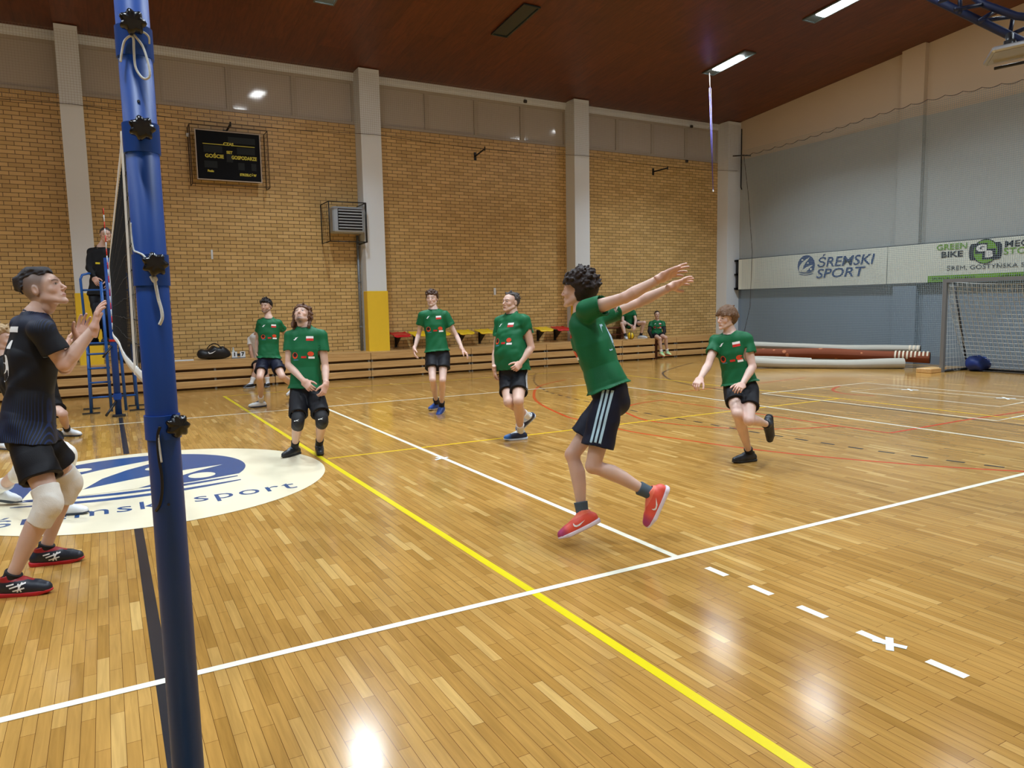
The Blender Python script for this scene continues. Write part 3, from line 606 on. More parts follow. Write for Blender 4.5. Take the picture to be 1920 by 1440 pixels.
# blue bag behind the goal side
t_ = MB(); t_.smooth = True; a = fl(1795, 690); c_ = np.array([17.1, 5.72, 0])
def blob(c, R, seed, n=16, sq=.25):
    rr = random.Random(seed); ph = [rr.uniform(0, 6) for _ in range(6)]; mm = MB(); mm.smooth = True
    def f(u, v):
        th = u*2*PI; la = (v-.5)*PI; cx = math.copysign(abs(math.cos(th))**(1-sq), math.cos(th))*math.cos(la)**.7; cy = math.copysign(abs(math.sin(th))**(1-sq), math.sin(th))*math.cos(la)**.7; cz = math.sin(la)
        w = 1+.08*math.sin(3*th+ph[0])*math.cos(2*la+ph[1])+.05*math.sin(5*th+ph[2]+3*la)
        return (c[0]+R[0]*cx*w, c[1]+R[1]*cy*w, c[2]+R[2]*(1+cz*w))
    mm.grid(f, n*2, n); return mm
o = blob((c_[0], c_[1], 0), (.25, .22, .17), 3).build('sports_sack', pm('blue_nylon', srgb(24, 50, 120), .5), None); tag(o, 'crumpled blue sack behind the side net of the goal', 'bag')

# ------------------------------------------------------------------ rolled floor coverings
M_GRROLL = pm('grey_felt_backing', srgb(172, 167, 154), .8, var=.06, vscale=3)
def mat_carpet():
    t = NT('brown_patterned_carpet'); tc = t.n('ShaderNodeTexCoord'); v = t.n('ShaderNodeTexVoronoi'); v.inputs['Scale'].default_value = 3.2; t.l(tc.outputs['Object'], v.inputs['Vector'])
    r = t.n('ShaderNodeValToRGB'); r.color_ramp.interpolation = 'CONSTANT'; r.color_ramp.elements[0].color = srgb(178, 110, 72); r.color_ramp.elements[1].position = .16; r.color_ramp.elements[1].color = srgb(118, 58, 30)
    t.l(v.outputs['Distance'], r.inputs[0]); t.l(r.outputs[0], t.b.inputs['Base Color']); t.b.inputs['Roughness'].default_value = .9; return t.m
M_CARP = mat_carpet(); M_DARKR = pm('dark_roll_end', srgb(34, 22, 18), .9); M_STR = pm('striped_cream', srgb(214, 200, 176), .8)
def roll(p, q, r, mat, lab, flat=1., end=M_DARKR, wob=.1, seed=1, bands=None):
    p = np.array(p, float); q = np.array(q, float); d = nrm(q-p); L = np.linalg.norm(q-p); sd = nrm(np.cross(d, UP)); t = thing('rolled_carpet', lab, 'roll', (p[0], p[1], 0)); m_ = MB(); m_.smooth = True; N = 40
    rr = random.Random(seed); ph = [rr.uniform(0, 6) for _ in range(4)]
    def f(u, v):
        a = 2*PI*v; s = u*L; R = r*(1+wob*.5*math.sin(s*2.1+ph[0])+wob*.5*math.sin(s*3.7+ph[1]+a)); c = p+d*s+UP*(.02*math.sin(s*1.4+ph[2]))
        return c+sd*math.cos(a)*R*(1.15)+UP*math.sin(a)*R*flat
    m_.grid(f, N, 20); m_.build('roll_body', mat, t)
    for e, s in ((p, -1), (q, 1)):
        m2 = MB(); k = 0 if s < 0 else 1
        m2.add([f(k, j/20) for j in range(20)], [tuple(range(20))]); m2.build('roll_end', end, t)
    if bands:
        for i in range(bands): 
            c = q-d*(.05+i*.085); m2 = MB(); m2.add([c-d*.02+sd*math.cos(a)*r*1.17+UP*math.sin(a)*r*flat*1.03 for a in np.linspace(0, 2*PI, 21)]+[c+d*.02+sd*math.cos(a)*r*1.17+UP*math.sin(a)*r*flat*1.03 for a in np.linspace(0, 2*PI, 21)], [(j, j+1, 22+j, 21+j) for j in range(20)]); o = m2.build('stripe', M_STR, t)
    return t
roll((14.0, 9.45, .13), (16.45, 7.05, .11), .125, M_GRROLL, 'lowest pale grey roll in front of the carpet pile', .95, seed=4)
roll((15.75, 11.2, .13), (17.40, 7.7, .13), .12, M_GRROLL, 'pale roll lying at the back of the carpet pile by the wall', seed=7)
roll((15.05, 10.75, .285), (17.0, 6.75, .27), .13, M_CARP, 'brown patterned carpet roll with striped end', 1., seed=5, bands=9)
roll((15.40, 11.15, .43), (17.25, 7.15, .42), .11, M_GRROLL, 'topmost pale grey roll on the carpet pile', .9, seed=8, bands=3)
roll((14.1, 10.3, .2), (15.5, 8.9, .17), .06, M_GRROLL, 'short thin pale roll lying on the left of the carpet pile', .8, seed=9)
a = fl(1748, 700); m_ = MB(); m_.bbox((a[0]-.05, a[1]-.0, 0), (a[0]+.55, a[1]+.35, .10), .01); tag(m_.build('wooden_block', M_PLANK), 'low wooden block between carpet pile and goal post', 'block')

# ------------------------------------------------------------------ blue roof frame with floodlight (upper right)
M_BLUE = pm('blue_steel', srgb(16, 64, 142), .45, .4, var=.04, vscale=4)
M_TRUSS = pm('navy_truss_steel', srgb(10, 30, 72), .5)
t = thing('lifting_frame', 'dark blue steel lattice frame under the ceiling with floodlight', 'frame', (10.2, 2.6, 5.5)); D9 = 9.6
A = at(1730, -12, D9+.6); B = at(1925, 82, D9); Cc = at(1990, 110, D9-.2); A2 = at(1700, -120, D9+1.0)
up_ = UP*.9; m_ = MB(); m_.tube([A2, A, B, Cc], .055, 8); m_.build('bottom_chord', M_TRUSS, t)
E1 = at(1850, -10, D9+.3); E2 = at(1960, 20, D9)
m_ = MB(); m_.tube([at(1780, -40, D9+.6), at(1845, 8, D9+.3), at(1905, 30, D9), at(1990, 40, D9-.2)], .05, 8); m_.build('top_chord', M_TRUSS, t)
for (a1, b1) in (((1760, 3), (1800, -10)), ((1790, 18), (1845, 8)), ((1835, 40), (1870, 18)), ((1893, 66), (1900, 30)), ((1893, 66), (1960, 36)), ((1835, 40), (1905, 30)), ((1800, 24), (1800, -20))):
    m_ = MB(); m_.tube([at(*a1, D9+.2), at(*b1, D9+.3)], .028, 6); m_.build('brace', M_TRUSS, t)
m_ = MB(); m_.tube([at(1893, 66, D9), at(1893, 88, D9-.1)], .05, 8); m_.lathe([(.0, -.06), (.07, -.05), (.07, .05), (.0, .06)], at(1893, 84, D9-.1), n=12); m_.build('lamp_bracket', M_BLACK, t)
t = thing('floodlight', 'unlit square floodlight hanging under the blue steel frame', 'lamp', tuple(at(1900, 98, D9-.2))); C0 = at(1903, 101, D9-.25)
Mx = Matrix(((*[HR[0]*.9+HF[0]*.4, 0, 0], C0[0]), (0, 1, 0, C0[1]), (0, 0, 1, C0[2]), (0, 0, 0, 1)))
ex = nrm(HR*.8-HF*.3+UP*.10); ey = nrm(np.cross(UP*.9+HR*.25, ex)); ez = np.cross(ex, ey); Mx = Matrix([[ex[i], ey[i], ez[i], C0[i]] for i in range(3)]+[[0, 0, 0, 1]])
m_ = MB(); m_.bbox((-.30, -.24, 0), (.30, .24, .07), .02, Mx); m_.build('housing', M_ALU, t); m_ = MB(); m_.box((-.27, -.21, -.004), (.27, .21, .0), Mx); m_.build('glass', pm('lamp_glass_off', srgb(150, 145, 130), .15), t)
m_ = MB(); m_.tube([Mx @ Vector((-.18, .24, -.05)), Mx @ Vector((.18, .24, -.05))], .02, 6); m_.tube([Mx @ Vector((-.0, .0, .06)), Mx @ Vector((0, 0, .16))], .03, 6); m_.build('mount', M_BLACK, t)

# ------------------------------------------------------------------ things on the platform
zb = .626
t = thing('sports_bag', 'black sports duffel bag with a white swoosh on the platform', 'bag', (1.93, 13.6, zb)); mm = MB(); mm.smooth = True
def fbag(u, v):
    a = 2*PI*v; x = (u-.5); env = (1-abs(2*x)**6)**.5 if abs(x) < .5 else 0; env = max(env, .02)
    h = .105+.014*math.sin(u*9+1)+.062*math.exp(-((x+.02)/.13)**2)+.02*math.exp(-((x-.25)/.1)**2); cy = math.cos(a); cz = math.sin(a)
    return (1.93+x*.70, 13.62+.15*math.copysign(abs(cy)**.8, cy)*env, zb+.002+h*(1+math.copysign(abs(cz)**.75, cz)*env)*.98-.01*math.sin(9*u+a*2))
mm.grid(fbag, 30, 24); mm.build('bag_body', pm('black_nylon', srgb(18, 18, 22), .45, bump=.4, bscale=25), t)
mm = MB(); mm.tube([(1.93-.15+.3*k/10, 13.50+.03*math.sin(k), zb+.24+.11*math.sin(PI*k/10)) for k in range(11)], .012, 6); mm.build('handle', M_BLACK, t)
def swoosh(P, s=1.):
    top = [(-.50, .10), (-.40, -.06), (-.28, -.12), (-.1, -.08), (.5, .20)]; bot = [(.0, -.18), (-.28, -.26), (-.44, -.22), (-.53, -.08)]
    q = MB(); q.poly([(a*s, b*s) for a, b in top+bot], P); return q
q = swoosh(lambda u, v: (1.93-.05+u, 13.455, zb+.165+v*.9), .16); q.build('swoosh_mark', pm('print_white', srgb(240, 240, 240), .5), t)
t = thing('flip_scoreboard', 'white table flip scoreboard with numbers next to the bag', 'scoreboard', (2.42, 13.5, zb)); m_ = MB(); m_.box((2.28, 13.46, zb), (2.56, 13.54, zb+.025)); m_.build('base', M_STEEL, t)
for dx, tx in ((-.085, '1'), (.085, '7')):
    x = 2.42+dx; m_ = MB(); m_.box((x-.055, 13.47, zb+.025), (x+.055, 13.49, zb+.15)); c = m_.build('number_card', M_WHITE, t); q = MB(); put_text(q, tx, lambda a, b: (x+a, 13.467, zb+.088+b), .11, 0, .006); q.build('numeral', M_BLACK, c)
m_ = MB(); m_.box((2.385, 13.47, zb+.05), (2.455, 13.49, zb+.11)); m_.build('set_card', M_DGREY, t)
t = thing('water_bottle', 'small clear water bottle between bag and flip scoreboard', 'bottle', (2.34, 13.66, zb)); m_ = MB(); m_.lathe([(.0, 0), (.032, .0), (.033, .14), (.014, .19), (.013, .21)], (2.34, 13.66, zb), n=14); m_.build('bottle_body', pm('pale_plastic', srgb(200, 210, 206), .2), t); m_ = MB(); m_.lathe([(.016, .21), (.016, .235)], (2.34, 13.66, zb), n=12); m_.build('cap', M_WHITE, t)
m_ = MB(); m_.bbox((1.12, 13.45, zb), (1.5, 13.62, zb+.02), .004); tag(m_.build('paper_stack', M_WHITE), 'flat white papers on the platform left of the bag', 'paper')
m_ = blob((-.55+.95, 13.8, zb+.012), (.35, .22, .16), 8); tag(m_.build('dark_bag', pm('black_nylon', None)), 'black bag on the platform behind the referee stand', 'bag')
# dark vaulting benches beside the seated players
t = thing('stacked_benches', 'dark brown wooden bench unit on the platform behind the sitting player', 'bench', (12.9, 13.9, zb))
for z in (.16, .36): m_ = MB(); m_.bbox((12.35, 13.72, zb+z-.04), (13.35, 14.02, zb+z), .008); m_.build('board', M_DARKW, t)
for x in (12.42, 13.2): m_ = MB(); m_.box((x, 13.76, zb), (x+.09, 13.98, zb+.32)); m_.build('leg', M_DARKW, t)
# ------------------------------------------------------------------ near volleyball post
def PZ(z): return np.array([.006, -1.285+.055*z, z])
def zpx(px, py): return float(onp(px, py, 1, -1.2)[2])
RP = .0435
t = thing('volleyball_post', 'thick blue telescopic volleyball post standing close to the camera', 'post', (0.006, -1.285, 0))
m_ = MB(); m_.tube([PZ(0), PZ(2.9)], RP, 40); m_.build('tube', M_BLUE, t)
m_ = MB(); m_.lathe([(.0, .001), (.11, .001), (.11, .012), (.06, .02), (.06, .05), (.0, .05)], PZ(0), n=32); m_.build('floor_sleeve', M_DGREY, t)
camdir = nrm((CAM-PZ(1.6))*[1, 1, 0])
def knob(z, ang, r=.030):
    d = np.array([camdir[0]*math.cos(ang)-camdir[1]*math.sin(ang), camdir[0]*math.sin(ang)+camdir[1]*math.cos(ang), 0]); c = PZ(z)+d*(RP+.004); e = nrm(np.cross(UP, d)); k = MB(); k.smooth = False
    N = 42; vs = []; rings = [(.5, 0.0), (.5, .012), (1.0, .016), (1.04, .026), (.98, .036), (.7, .041), (.0, .043)]
    for (s, h) in rings:
        for i in range(N):
            a = 2*PI*i/N; R = r*s*(1+(.13*math.cos(7*a) if s > .6 else 0)); vs.append(c+d*h+e*math.cos(a)*R+UP*math.sin(a)*R)
    fs = [(j*N+i, j*N+(i+1) % N, (j+1)*N+(i+1) % N, (j+1)*N+i) for j in range(len(rings)-1) for i in range(N)]
    k.smooth = True; k.add(vs, fs); return k.build('star_knob', pm('black_knob_plastic', srgb(12, 12, 14), .22, .6), t), c+d*.04, e, d
KN = {}
for i, (py0, py1, px, kx, ky, ang) in enumerate(((42, 100, 240, 243, 46, .0), (229, 285, 262, 263, 246, .05), (478, 536, 283, 288, 498, .15), (776, 820, 303, 317, 793, .55))):
    za, zc_ = zpx(px, py1), zpx(px, py0); m_ = MB(); m_.lathe([(RP, 0), (RP+.0045, .0), (RP+.0045, (zc_-za)), (RP, zc_-za)], PZ(za), n=40); m_.build('clamp_collar', M_BLUE, t); zk = zpx(kx, ky); KN[i] = knob(zk, ang)
for py, px in ((190, 252), (935, 322)):
    z = zpx(px, py); c = PZ(z)+camdir*RP*.99; m_ = MB(); m_.lathe([(.0, -.002), (.004, -.002), (.004, .002), (.0, .002)], c, camdir, 10); m_.build('bolt_hole', M_BLACK, t)
M_ROPE = pm('white_rope', srgb(214, 218, 216), .7, bump=.3, bscale=300)
def pxr(px, py, off=.055): # point just in front of the post on the viewer's side
    c = PZ(zpx(px, py)); D = depth(c)-off; return at(px, py, D)
def rope(name, pts, r, lab, mat=None, cat='rope', n=8):
    P = [pxr(p[0], p[1], p[2] if len(p) > 2 else .055) for p in pts]
    q = []; 
    for i in range(len(P)-1):
        p0, p1, p2, p3 = P[max(i-1, 0)], P[i], P[i+1], P[min(i+2, len(P)-1)]
        for k in range(8): s = k/8; q.append(.5*((2*p1)+(-p0+p2)*s+(2*p0-5*p1+4*p2-p3)*s*s+(-p0+3*p1-3*p2+p3)*s**3))
    q.append(P[-1]); m_ = MB(); m_.tube(q, r, n); return tag(m_.build(name, mat or M_ROPE), lab, cat)
rope('rope', [(226, 116), (228, 100), (233, 78), (243, 68), (250, 72), (251, 95), (254, 125), (264, 143), (274, 148), (281, 140), (277, 115), (268, 88), (257, 72), (248, 62)], .0032, 'white cord tied in a bow under the top knob of the near post')
rope('rope', [(262, 58, .05), (272, 62, .04), (279, 70, .03), (280, 82, .02)], .0028, 'short white cord end curling right of the top knob')
rope('rope', [(246, 418, .03), (247, 440, .03), (251, 468, .035), (258, 473, .045), (268, 478, .055), (276, 488, .06)], .0028, 'white cord running from the net side to the third knob')
rope('rope', [(283, 518), (288, 527), (293, 524), (290, 520), (292, 535), (297, 560), (303, 582), (304, 597), (299, 609)], .0044, 'thick white cord end dangling below the third knob')
rope('cable', [(300, 800), (296, 815), (296, 840), (299, 866), (303, 890), (304, 920), (300, 945), (293, 958, .04)], .0042, 'black cable hanging from the lowest knob along the post', pm('black_cable', srgb(14, 14, 18), .4), 'cable')
rope('strap_end', [(297, 806), (297, 820), (300, 845), (303, 867)], .0030, 'narrow white strap end under the lowest knob', None, 'strap')

# ------------------------------------------------------------------ far post, net, antenna
t = thing('volleyball_post', 'blue volleyball post at the far side in front of the referee stand', 'post', (-.02, 9.85, 0))
m_ = MB(); m_.tube([(-.02, 9.85, 0), (-.02, 9.85, 2.55)], .05, 20); m_.build('tube', M_BLUE, t); m_ = MB(); m_.lathe([(0, 0), (.1, 0), (.1, .03), (.055, .04)], (-.02, 9.85, 0.001), n=20); m_.build('floor_sleeve', M_DGREY, t)
m_ = MB(); m_.lathe([(.05, 0), (.06, .0), (.06, .035), (.05, .035)], (-.02, 9.85, 1.22), n=20); m_.build('red_ring', pm('red_ring', srgb(190, 40, 30), .4), t)
m_ = MB(); m_.lathe([(.05, 0), (.06, .0), (.06, .1), (.05, .1)], (-.02, 9.85, .28), n=20); m_.build('clamp_collar', M_BLUE, t)
m_ = MB(); m_.tube([(-.05, 9.8, .25), (-.2, 9.6, .06)], .02, 8); m_.tube([(-.05, 9.8, 1.15), (-.18, 9.7, .98)], .016, 8); m_.build('crank_handle', M_BLACK, t)
t = thing('volleyball_net', 'black volleyball net with white bands stretched between the two blue posts', 'net', (0, 4.5, 1.43))
NY0, NY1 = -.62, 9.55; sag = lambda y: .0; 
def npnt(y, z): 
    s = (y-NY0)/(NY1-NY0); b = -.035*math.sin(PI*s)*(2.43-z) - .012*math.sin(11*s)*(2.43-z); return (b, y, z+.0)
m_ = MB(); ny = 102
zbot = lambda y: 1.43+.035*math.sin((y-NY0)*1.0)*.3
for i in range(ny+1):
    y = NY0+(NY1-NY0)*i/ny; m_.tube([npnt(y, 1.43), npnt(y, 1.76), npnt(y, 2.1), npnt(y, 2.40)], .0022, 4, cap=False)
for j in range(10):
    z = 1.45+.1*j; m_.tube([npnt(NY0+(NY1-NY0)*k/40, z+.004*math.sin(k*1.7+j)) for k in range(41)], .0022, 4, cap=False)
m_.build('net_mesh', pm('black_net_cord', srgb(12, 12, 14), .8), t)
M_TAPE = pm('net_band_white', srgb(226, 222, 214), .6)
m_ = MB(); ys = np.linspace(NY0-.05, NY1+.03, 50)
for sx in (-.005,): 
    def top(u, v): y = ys[0]+(ys[-1]-ys[0])*u; w = 2*PI*v; return (-.006*math.cos(w)*1.2, y, 2.395+.036*math.sin(w)+.003*math.sin(y*9))
    m_.smooth = True; m_.grid(top, 50, 10)
m_.build('top_band', M_TAPE, t)
m_ = MB(); m_.smooth = True
m_.grid(lambda u, v: (npnt(NY0+(NY1-NY0)*u, 1.43)[0]-.008*math.cos(2*PI*v), NY0+(NY1-NY0)*u, 1.43+.025*math.sin(2*PI*v)-.02*math.sin(PI*u*1)), 50, 8); m_.build('bottom_band', M_TAPE, t)
for y in (.02, 8.97):
    m_ = MB()
    for k in range(12): 
        z0, z1 = 1.41+k*.085, 1.41+(k+1)*.085; a, b = npnt(y, z0), npnt(y, z1); w = .022
        m_.add([(a[0]-.009, y-w, z0), (a[0]-.009, y+w, z0), (b[0]-.009, y+w, z1), (b[0]-.009, y-w, z1), (a[0]+.009, y-w, z0), (a[0]+.009, y+w, z0), (b[0]+.009, y+w, z1), (b[0]+.009, y-w, z1)], [(0, 1, 2, 3), (7, 6, 5, 4), (0, 3, 7, 4), (1, 5, 6, 2)])
    m_.build('side_band', M_TAPE, t)
m_ = MB(); 
for zz, dz in ((2.43, .0), (1.43, -.02)):
    m_.tube([(0, NY0, zz), tuple(PZ(zz+dz)+np.array([0, RP, 0]))], .004, 6); m_.tube([(0, NY1, zz), (-.02, 9.8, zz)], .004, 6)
m_.tube([(0, NY0, 1.43), tuple(PZ(1.28)+np.array([-.02, RP*.6, 0]))], .009, 6)
m_.build('tension_rope', M_ROPE, t)
t = thing('net_antenna', 'red and white striped antenna on the far end of the net', 'antenna', (-.02, 9.05, 1.43))
for k in range(18):
    m_ = MB(); m_.tube([(-.022, 9.05, 1.43+k*.1), (-.022, 9.05, 1.43+(k+1)*.1)], .0075, 8); m_.build('antenna_segment', pm('antenna_red', srgb(214, 50, 30), .4) if k % 2 else M_WHITE, t)

# ------------------------------------------------------------------ referee stand
t = thing('referee_stand', 'blue tubular referee stand behind the far post', 'stand', (-.1, 10.7, 0)); ya, yb3 = 10.5, 11.2
M_BL2 = pm('blue_tube', srgb(26, 84, 158), .35, .5)
X = lambda px, py, y=10.5: onp(px, py, 1, y)
zpl = X(190, 643, 10.8)[2]; xl, xr_ = -.42, .28
def tb(name, P, r=.02, mat=None): m_ = MB(); m_.tube(P, r, 10); return m_.build(name, mat or M_BL2, t)
for (x, y) in ((xl, ya), (xr_, ya), (xl, yb3), (xr_, yb3)):
    tb('leg', [(x, y, .02), (x*.95, y+(.02 if y == ya else -.02), zpl)], .022)
    m_ = MB(); m_.box((x-.13, y-.03, 0), (x+.13, y+.03, .02)); m_.build('foot_plate', M_DGREY, t)
for i, z in enumerate((.27, .52, .76, 1.0, 1.18)): tb('rung', [(xl, ya, z), (-.09 if i else xr_, ya, z-.0)], .017)
for z in (.27,): tb('rung', [(xl, ya, z), (xl, yb3, z)], .017); tb('rung', [(xr_, ya, z), (xr_, yb3, z)], .017)
tb('inner_post', [(-.12, ya-.05, .02), (-.13, ya-.05, 2.2)], .024); tb('inner_post', [(.10, ya-.05, .02), (.07, ya-.05, 1.6)], .024)
m_ = MB(); m_.bbox((xl, ya, zpl-.03), (xr_, yb3, zpl), .005); m_.build('platform', M_DGREY, t)
h = X(162, 512, ya)[2]; tb('handrail', [(xl+.02, ya, zpl), (xl, ya, h-.1), (xl+.03, ya+.03, h-.03), (xl+.12, ya+.12, h), (xl+.2, yb3, h)], .02)
tb('handrail', [(xr_, ya, zpl), (xr_, ya, h-.1), (xr_-.03, ya+.1, h), (xr_, yb3, h)], .02); tb('handrail', [(xl, ya, h-.28), (-.12, ya, h-.28), (xr_, ya, h-.28)], .016)
# ------------------------------------------------------------------ people: signed-distance bodies meshed by surface nets
class Vol:
    def __init__(s, lo, hi, h):
        s.lo = np.array(lo, float); s.h = h; s.n = np.maximum(4, np.ceil((np.array(hi)-s.lo)/h).astype(int)+1)
        s.d = np.full(s.n, 1.0, np.float32); s.ax = [(s.lo[i]+h*np.arange(s.n[i])).astype(np.float32) for i in range(3)]
    def sub(s, lo, hi):
        sl = []; 
        for i in range(3):
            a = int(max(0, math.floor((lo[i]-s.lo[i])/s.h))); b = int(min(s.n[i], math.ceil((hi[i]-s.lo[i])/s.h)+1)); sl.append(slice(a, max(a, b)))
        sl = tuple(sl); g = np.stack(np.meshgrid(s.ax[0][sl[0]], s.ax[1][sl[1]], s.ax[2][sl[2]], indexing='ij'), -1)
        return sl, g
    def put(s, fn, lo, hi, k=.02, op='u'):
        m = k+3*s.h; sl, g = s.sub(np.array(lo)-m, np.array(hi)+m)
        if g.size == 0: return
        n = fn(g).astype(np.float32); o = s.d[sl]
        if op == 'u':
            if k > 0: h = np.clip(.5+.5*(o-n)/k, 0, 1); s.d[sl] = o*(1-h)+n*h-k*h*(1-h)
            else: s.d[sl] = np.minimum(o, n)
        elif op == 's':
            if k > 0: h = np.clip(.5-.5*(o+n)/k, 0, 1); s.d[sl] = o*(1-h)-n*h+k*h*(1-h)
            else: s.d[sl] = np.maximum(o, -n)
        elif op == 'i': s.d[sl] = np.maximum(o, n)
    def all(s, fn, op='i'):
        _, g = s.sub(s.lo, s.lo+s.n*s.h); n = fn(g)
        if op == 'i': s.d = np.maximum(s.d, n.astype(np.float32))
        elif op == 'a': s.d = s.d+n.astype(np.float32)
    def mesh(s):
        return nets(s.d, s.lo, s.h)
def nets(d, lo, h):
    S = d < 0
    for a in range(3): # close at the borders
        sl = [slice(None)]*3; sl[a] = 0; S[tuple(sl)] = False; sl[a] = -1; S[tuple(sl)] = False
    c = np.zeros(tuple(np.array(d.shape)-1), np.uint8); cs = []
    for i in (0, 1):
        for j in (0, 1):
            for k in (0, 1):
                sl = (slice(i, d.shape[0]-1+i), slice(j, d.shape[1]-1+j), slice(k, d.shape[2]-1+k)); c += S[sl]; cs.append((i, j, k))
    act = (c > 0) & (c < 8); idx = np.argwhere(act); ids = np.full(c.shape, -1, np.int32); ids[act] = np.arange(len(idx))
    if len(idx) == 0: return np.zeros((0, 3)), np.zeros((0, 4), int)
    val = np.stack([d[idx[:, 0]+i, idx[:, 1]+j, idx[:, 2]+k] for i, j, k in cs], 1).astype(np.float64); sg = np.stack([S[idx[:, 0]+i, idx[:, 1]+j, idx[:, 2]+k] for i, j, k in cs], 1)
    C8 = np.array(cs, float); pos = np.zeros((len(idx), 3)); cnt = np.zeros(len(idx))
    for a in range(8):
        for b in range(a+1, 8):
            if np.abs(C8[a]-C8[b]).sum() != 1: continue
            mk = sg[:, a] != sg[:, b]; va, vb = val[mk, a], val[mk, b]; den = va-vb; den[np.abs(den) < 1e-9] = 1e-9
            t = np.clip(va/den, 0, 1)[:, None]; pos[mk] += C8[a]*(1-t)+C8[b]*t; cnt[mk] += 1
    V = lo+(idx+pos/cnt[:, None])*h; Q = []
    for a in range(3):
        b, c_ = (a+1) % 3, (a+2) % 3; s0 = [slice(None)]*3; s1 = [slice(None)]*3; s0[a] = slice(0, -1); s1[a] = slice(1, None)
        for q in (b, c_): s0[q] = slice(1, -1); s1[q] = slice(1, -1)
        A, B = S[tuple(s0)], S[tuple(s1)]; e = np.argwhere(A != B); 
        if not len(e): continue
        inside = A[tuple(e.T)]; e = e.copy(); e[:, b] += 1; e[:, c_] += 1; q = []
        for (ob, oc) in ((-1, -1), (0, -1), (0, 0), (-1, 0)):
            f = e.copy(); f[:, b] += ob; f[:, c_] += oc; q.append(ids[f[:, 0], f[:, 1], f[:, 2]])
        q = np.stack(q, 1); q[~inside] = q[~inside][:, ::-1]; Q.append(q)
    Q = np.concatenate(Q); Q = Q[(Q >= 0).all(1)]
    return V, Q
def mkmesh(name, V, Q, mats, parent, col=None):
    me = bpy.data.meshes.new(name); n = len(Q); me.vertices.add(len(V)); me.vertices.foreach_set('co', np.asarray(V, np.float32).ravel()); me.loops.add(n*4); me.loops.foreach_set('vertex_index', Q.astype(np.int32).ravel())
    me.polygons.add(n); me.polygons.foreach_set('loop_start', np.arange(0, n*4, 4, dtype=np.int32)); me.polygons.foreach_set('use_smooth', np.ones(n, bool)); me.update(calc_edges=True)
    if col is not None:
        a = me.color_attributes.new('Col', 'FLOAT_COLOR', 'POINT'); a.data.foreach_set('color', np.concatenate([col, np.ones((len(col), 1))], 1).astype(np.float32).ravel())
    return link_mesh(name, me, mats, parent)
def bb(pts, r): p = np.array(pts); return p.min(0)-r, p.max(0)+r
def tube(v, pts, rs, k=.02, op='u', fs=False, fe=False, side=None, asp=1.):
    pts = [np.asarray(p, float) for p in pts]; R = max(rs)*max(1, asp)
    def fn(g):
        best = None
        for i in range(len(pts)-1):
            a, b = pts[i], pts[i+1]; ab = b-a; L2 = ab@ab; w = g-a; t = np.clip((w@ab)/L2, 0, 1); q = w-t[..., None]*ab
            if side is not None: s = q@side; dd = np.sqrt(np.maximum((q*q).sum(-1)-s*s*(1-1/asp**2), 0))
            else: dd = np.sqrt((q*q).sum(-1))
            x = dd-(rs[i]+(rs[i+1]-rs[i])*t); best = x if best is None else np.minimum(best, x)
        if fe: dv = nrm(pts[-1]-pts[-2]); best = np.maximum(best, (g-pts[-1])@dv)
        if fs: dv = nrm(pts[0]-pts[1]); best = np.maximum(best, (g-pts[0])@dv)
        return best
    lo, hi = bb(pts, R); v.put(fn, lo, hi, k, op)
def ell(v, c, R, M=None, k=.02, op='u'):
    c = np.asarray(c, float); R = np.array(R); 
    def fn(g):
        q = g-c
        if M is not None: q = q@M
        e = np.sqrt(((q/R)**2).sum(-1)); return (e-1)*min(R) if False else np.where(e > 1e-6, np.sqrt((q*q).sum(-1))*(1-1/np.maximum(e, 1e-6)), -min(R))
    v.put(fn, c-max(R), c+max(R), k, op)
def loft(v, secs, k=.02, cut0=False, cut1=False, off=0.):
    """secs: list of (point, lateral, half width, half depth)"""
    P = [np.asarray(s[0], float) for s in secs]
    def fn(g):
        best = None
        for i in range(len(P)-1):
            a, b = P[i], P[i+1]; ab = b-a; ax = nrm(ab); w = g-a; t = np.clip((w@ab)/(ab@ab), 0, 1); lat = nrm(secs[i][1]+secs[i+1][1]); lat = nrm(lat-ax*(lat@ax)); fw = np.cross(ax, lat)
            A = secs[i][2]+off+(secs[i+1][2]-secs[i][2])*t; B = secs[i][3]+off+(secs[i+1][3]-secs[i][3])*t; q = w-t[..., None]*ab
            x, y, z = q@lat, q@fw, q@ax; e = np.sqrt((np.abs(x)/A)**2.3+(np.abs(y)/B)**2.3+(z/np.minimum(A, B))**2); l = np.sqrt((q*q).sum(-1)); d = np.where(e > 1e-6, l*(1-1/np.maximum(e, 1e-6)), -B); best = d if best is None else np.minimum(best, d)
        if cut0: best = np.maximum(best, (g-P[0])@nrm(P[0]-P[1]))
        if cut1: best = np.maximum(best, (g-P[-1])@nrm(P[-1]-P[-2]))
        return best
    m = max(max(s[2], s[3]) for s in secs)+off; lo, hi = bb(P, m); v.put(fn, lo, hi, k)
def limb(a, b, prof, offd=None):
    a, b = np.asarray(a), np.asarray(b); P, R = [], []
    for q in prof:
        p = a+(b-a)*q[0]
        if len(q) > 2 and offd is not None: p = p+offd*q[2]
        P.append(p); R.append(q[1])
    return P, R
def wrinkle(seed, amp, sc=1.):
    rr = np.random.default_rng(seed); K = [(nrm(rr.normal(size=3)*[1, 1, .7])*rr.uniform(22, 60)*sc, rr.uniform(0, 6)) for _ in range(7)]; Wp = [(rr.normal(size=3)*9*sc, rr.uniform(0, 6), rr.normal(size=3)) for _ in range(3)]
    def f(g):
        w = 0
        for kx, ph, dv in Wp: w = w+np.sin(g@kx+ph)
        o = 0
        for kx, ph in K: o = o+np.sin(g@kx+ph+1.6*w)
        return amp*(o/3.2)
    return f

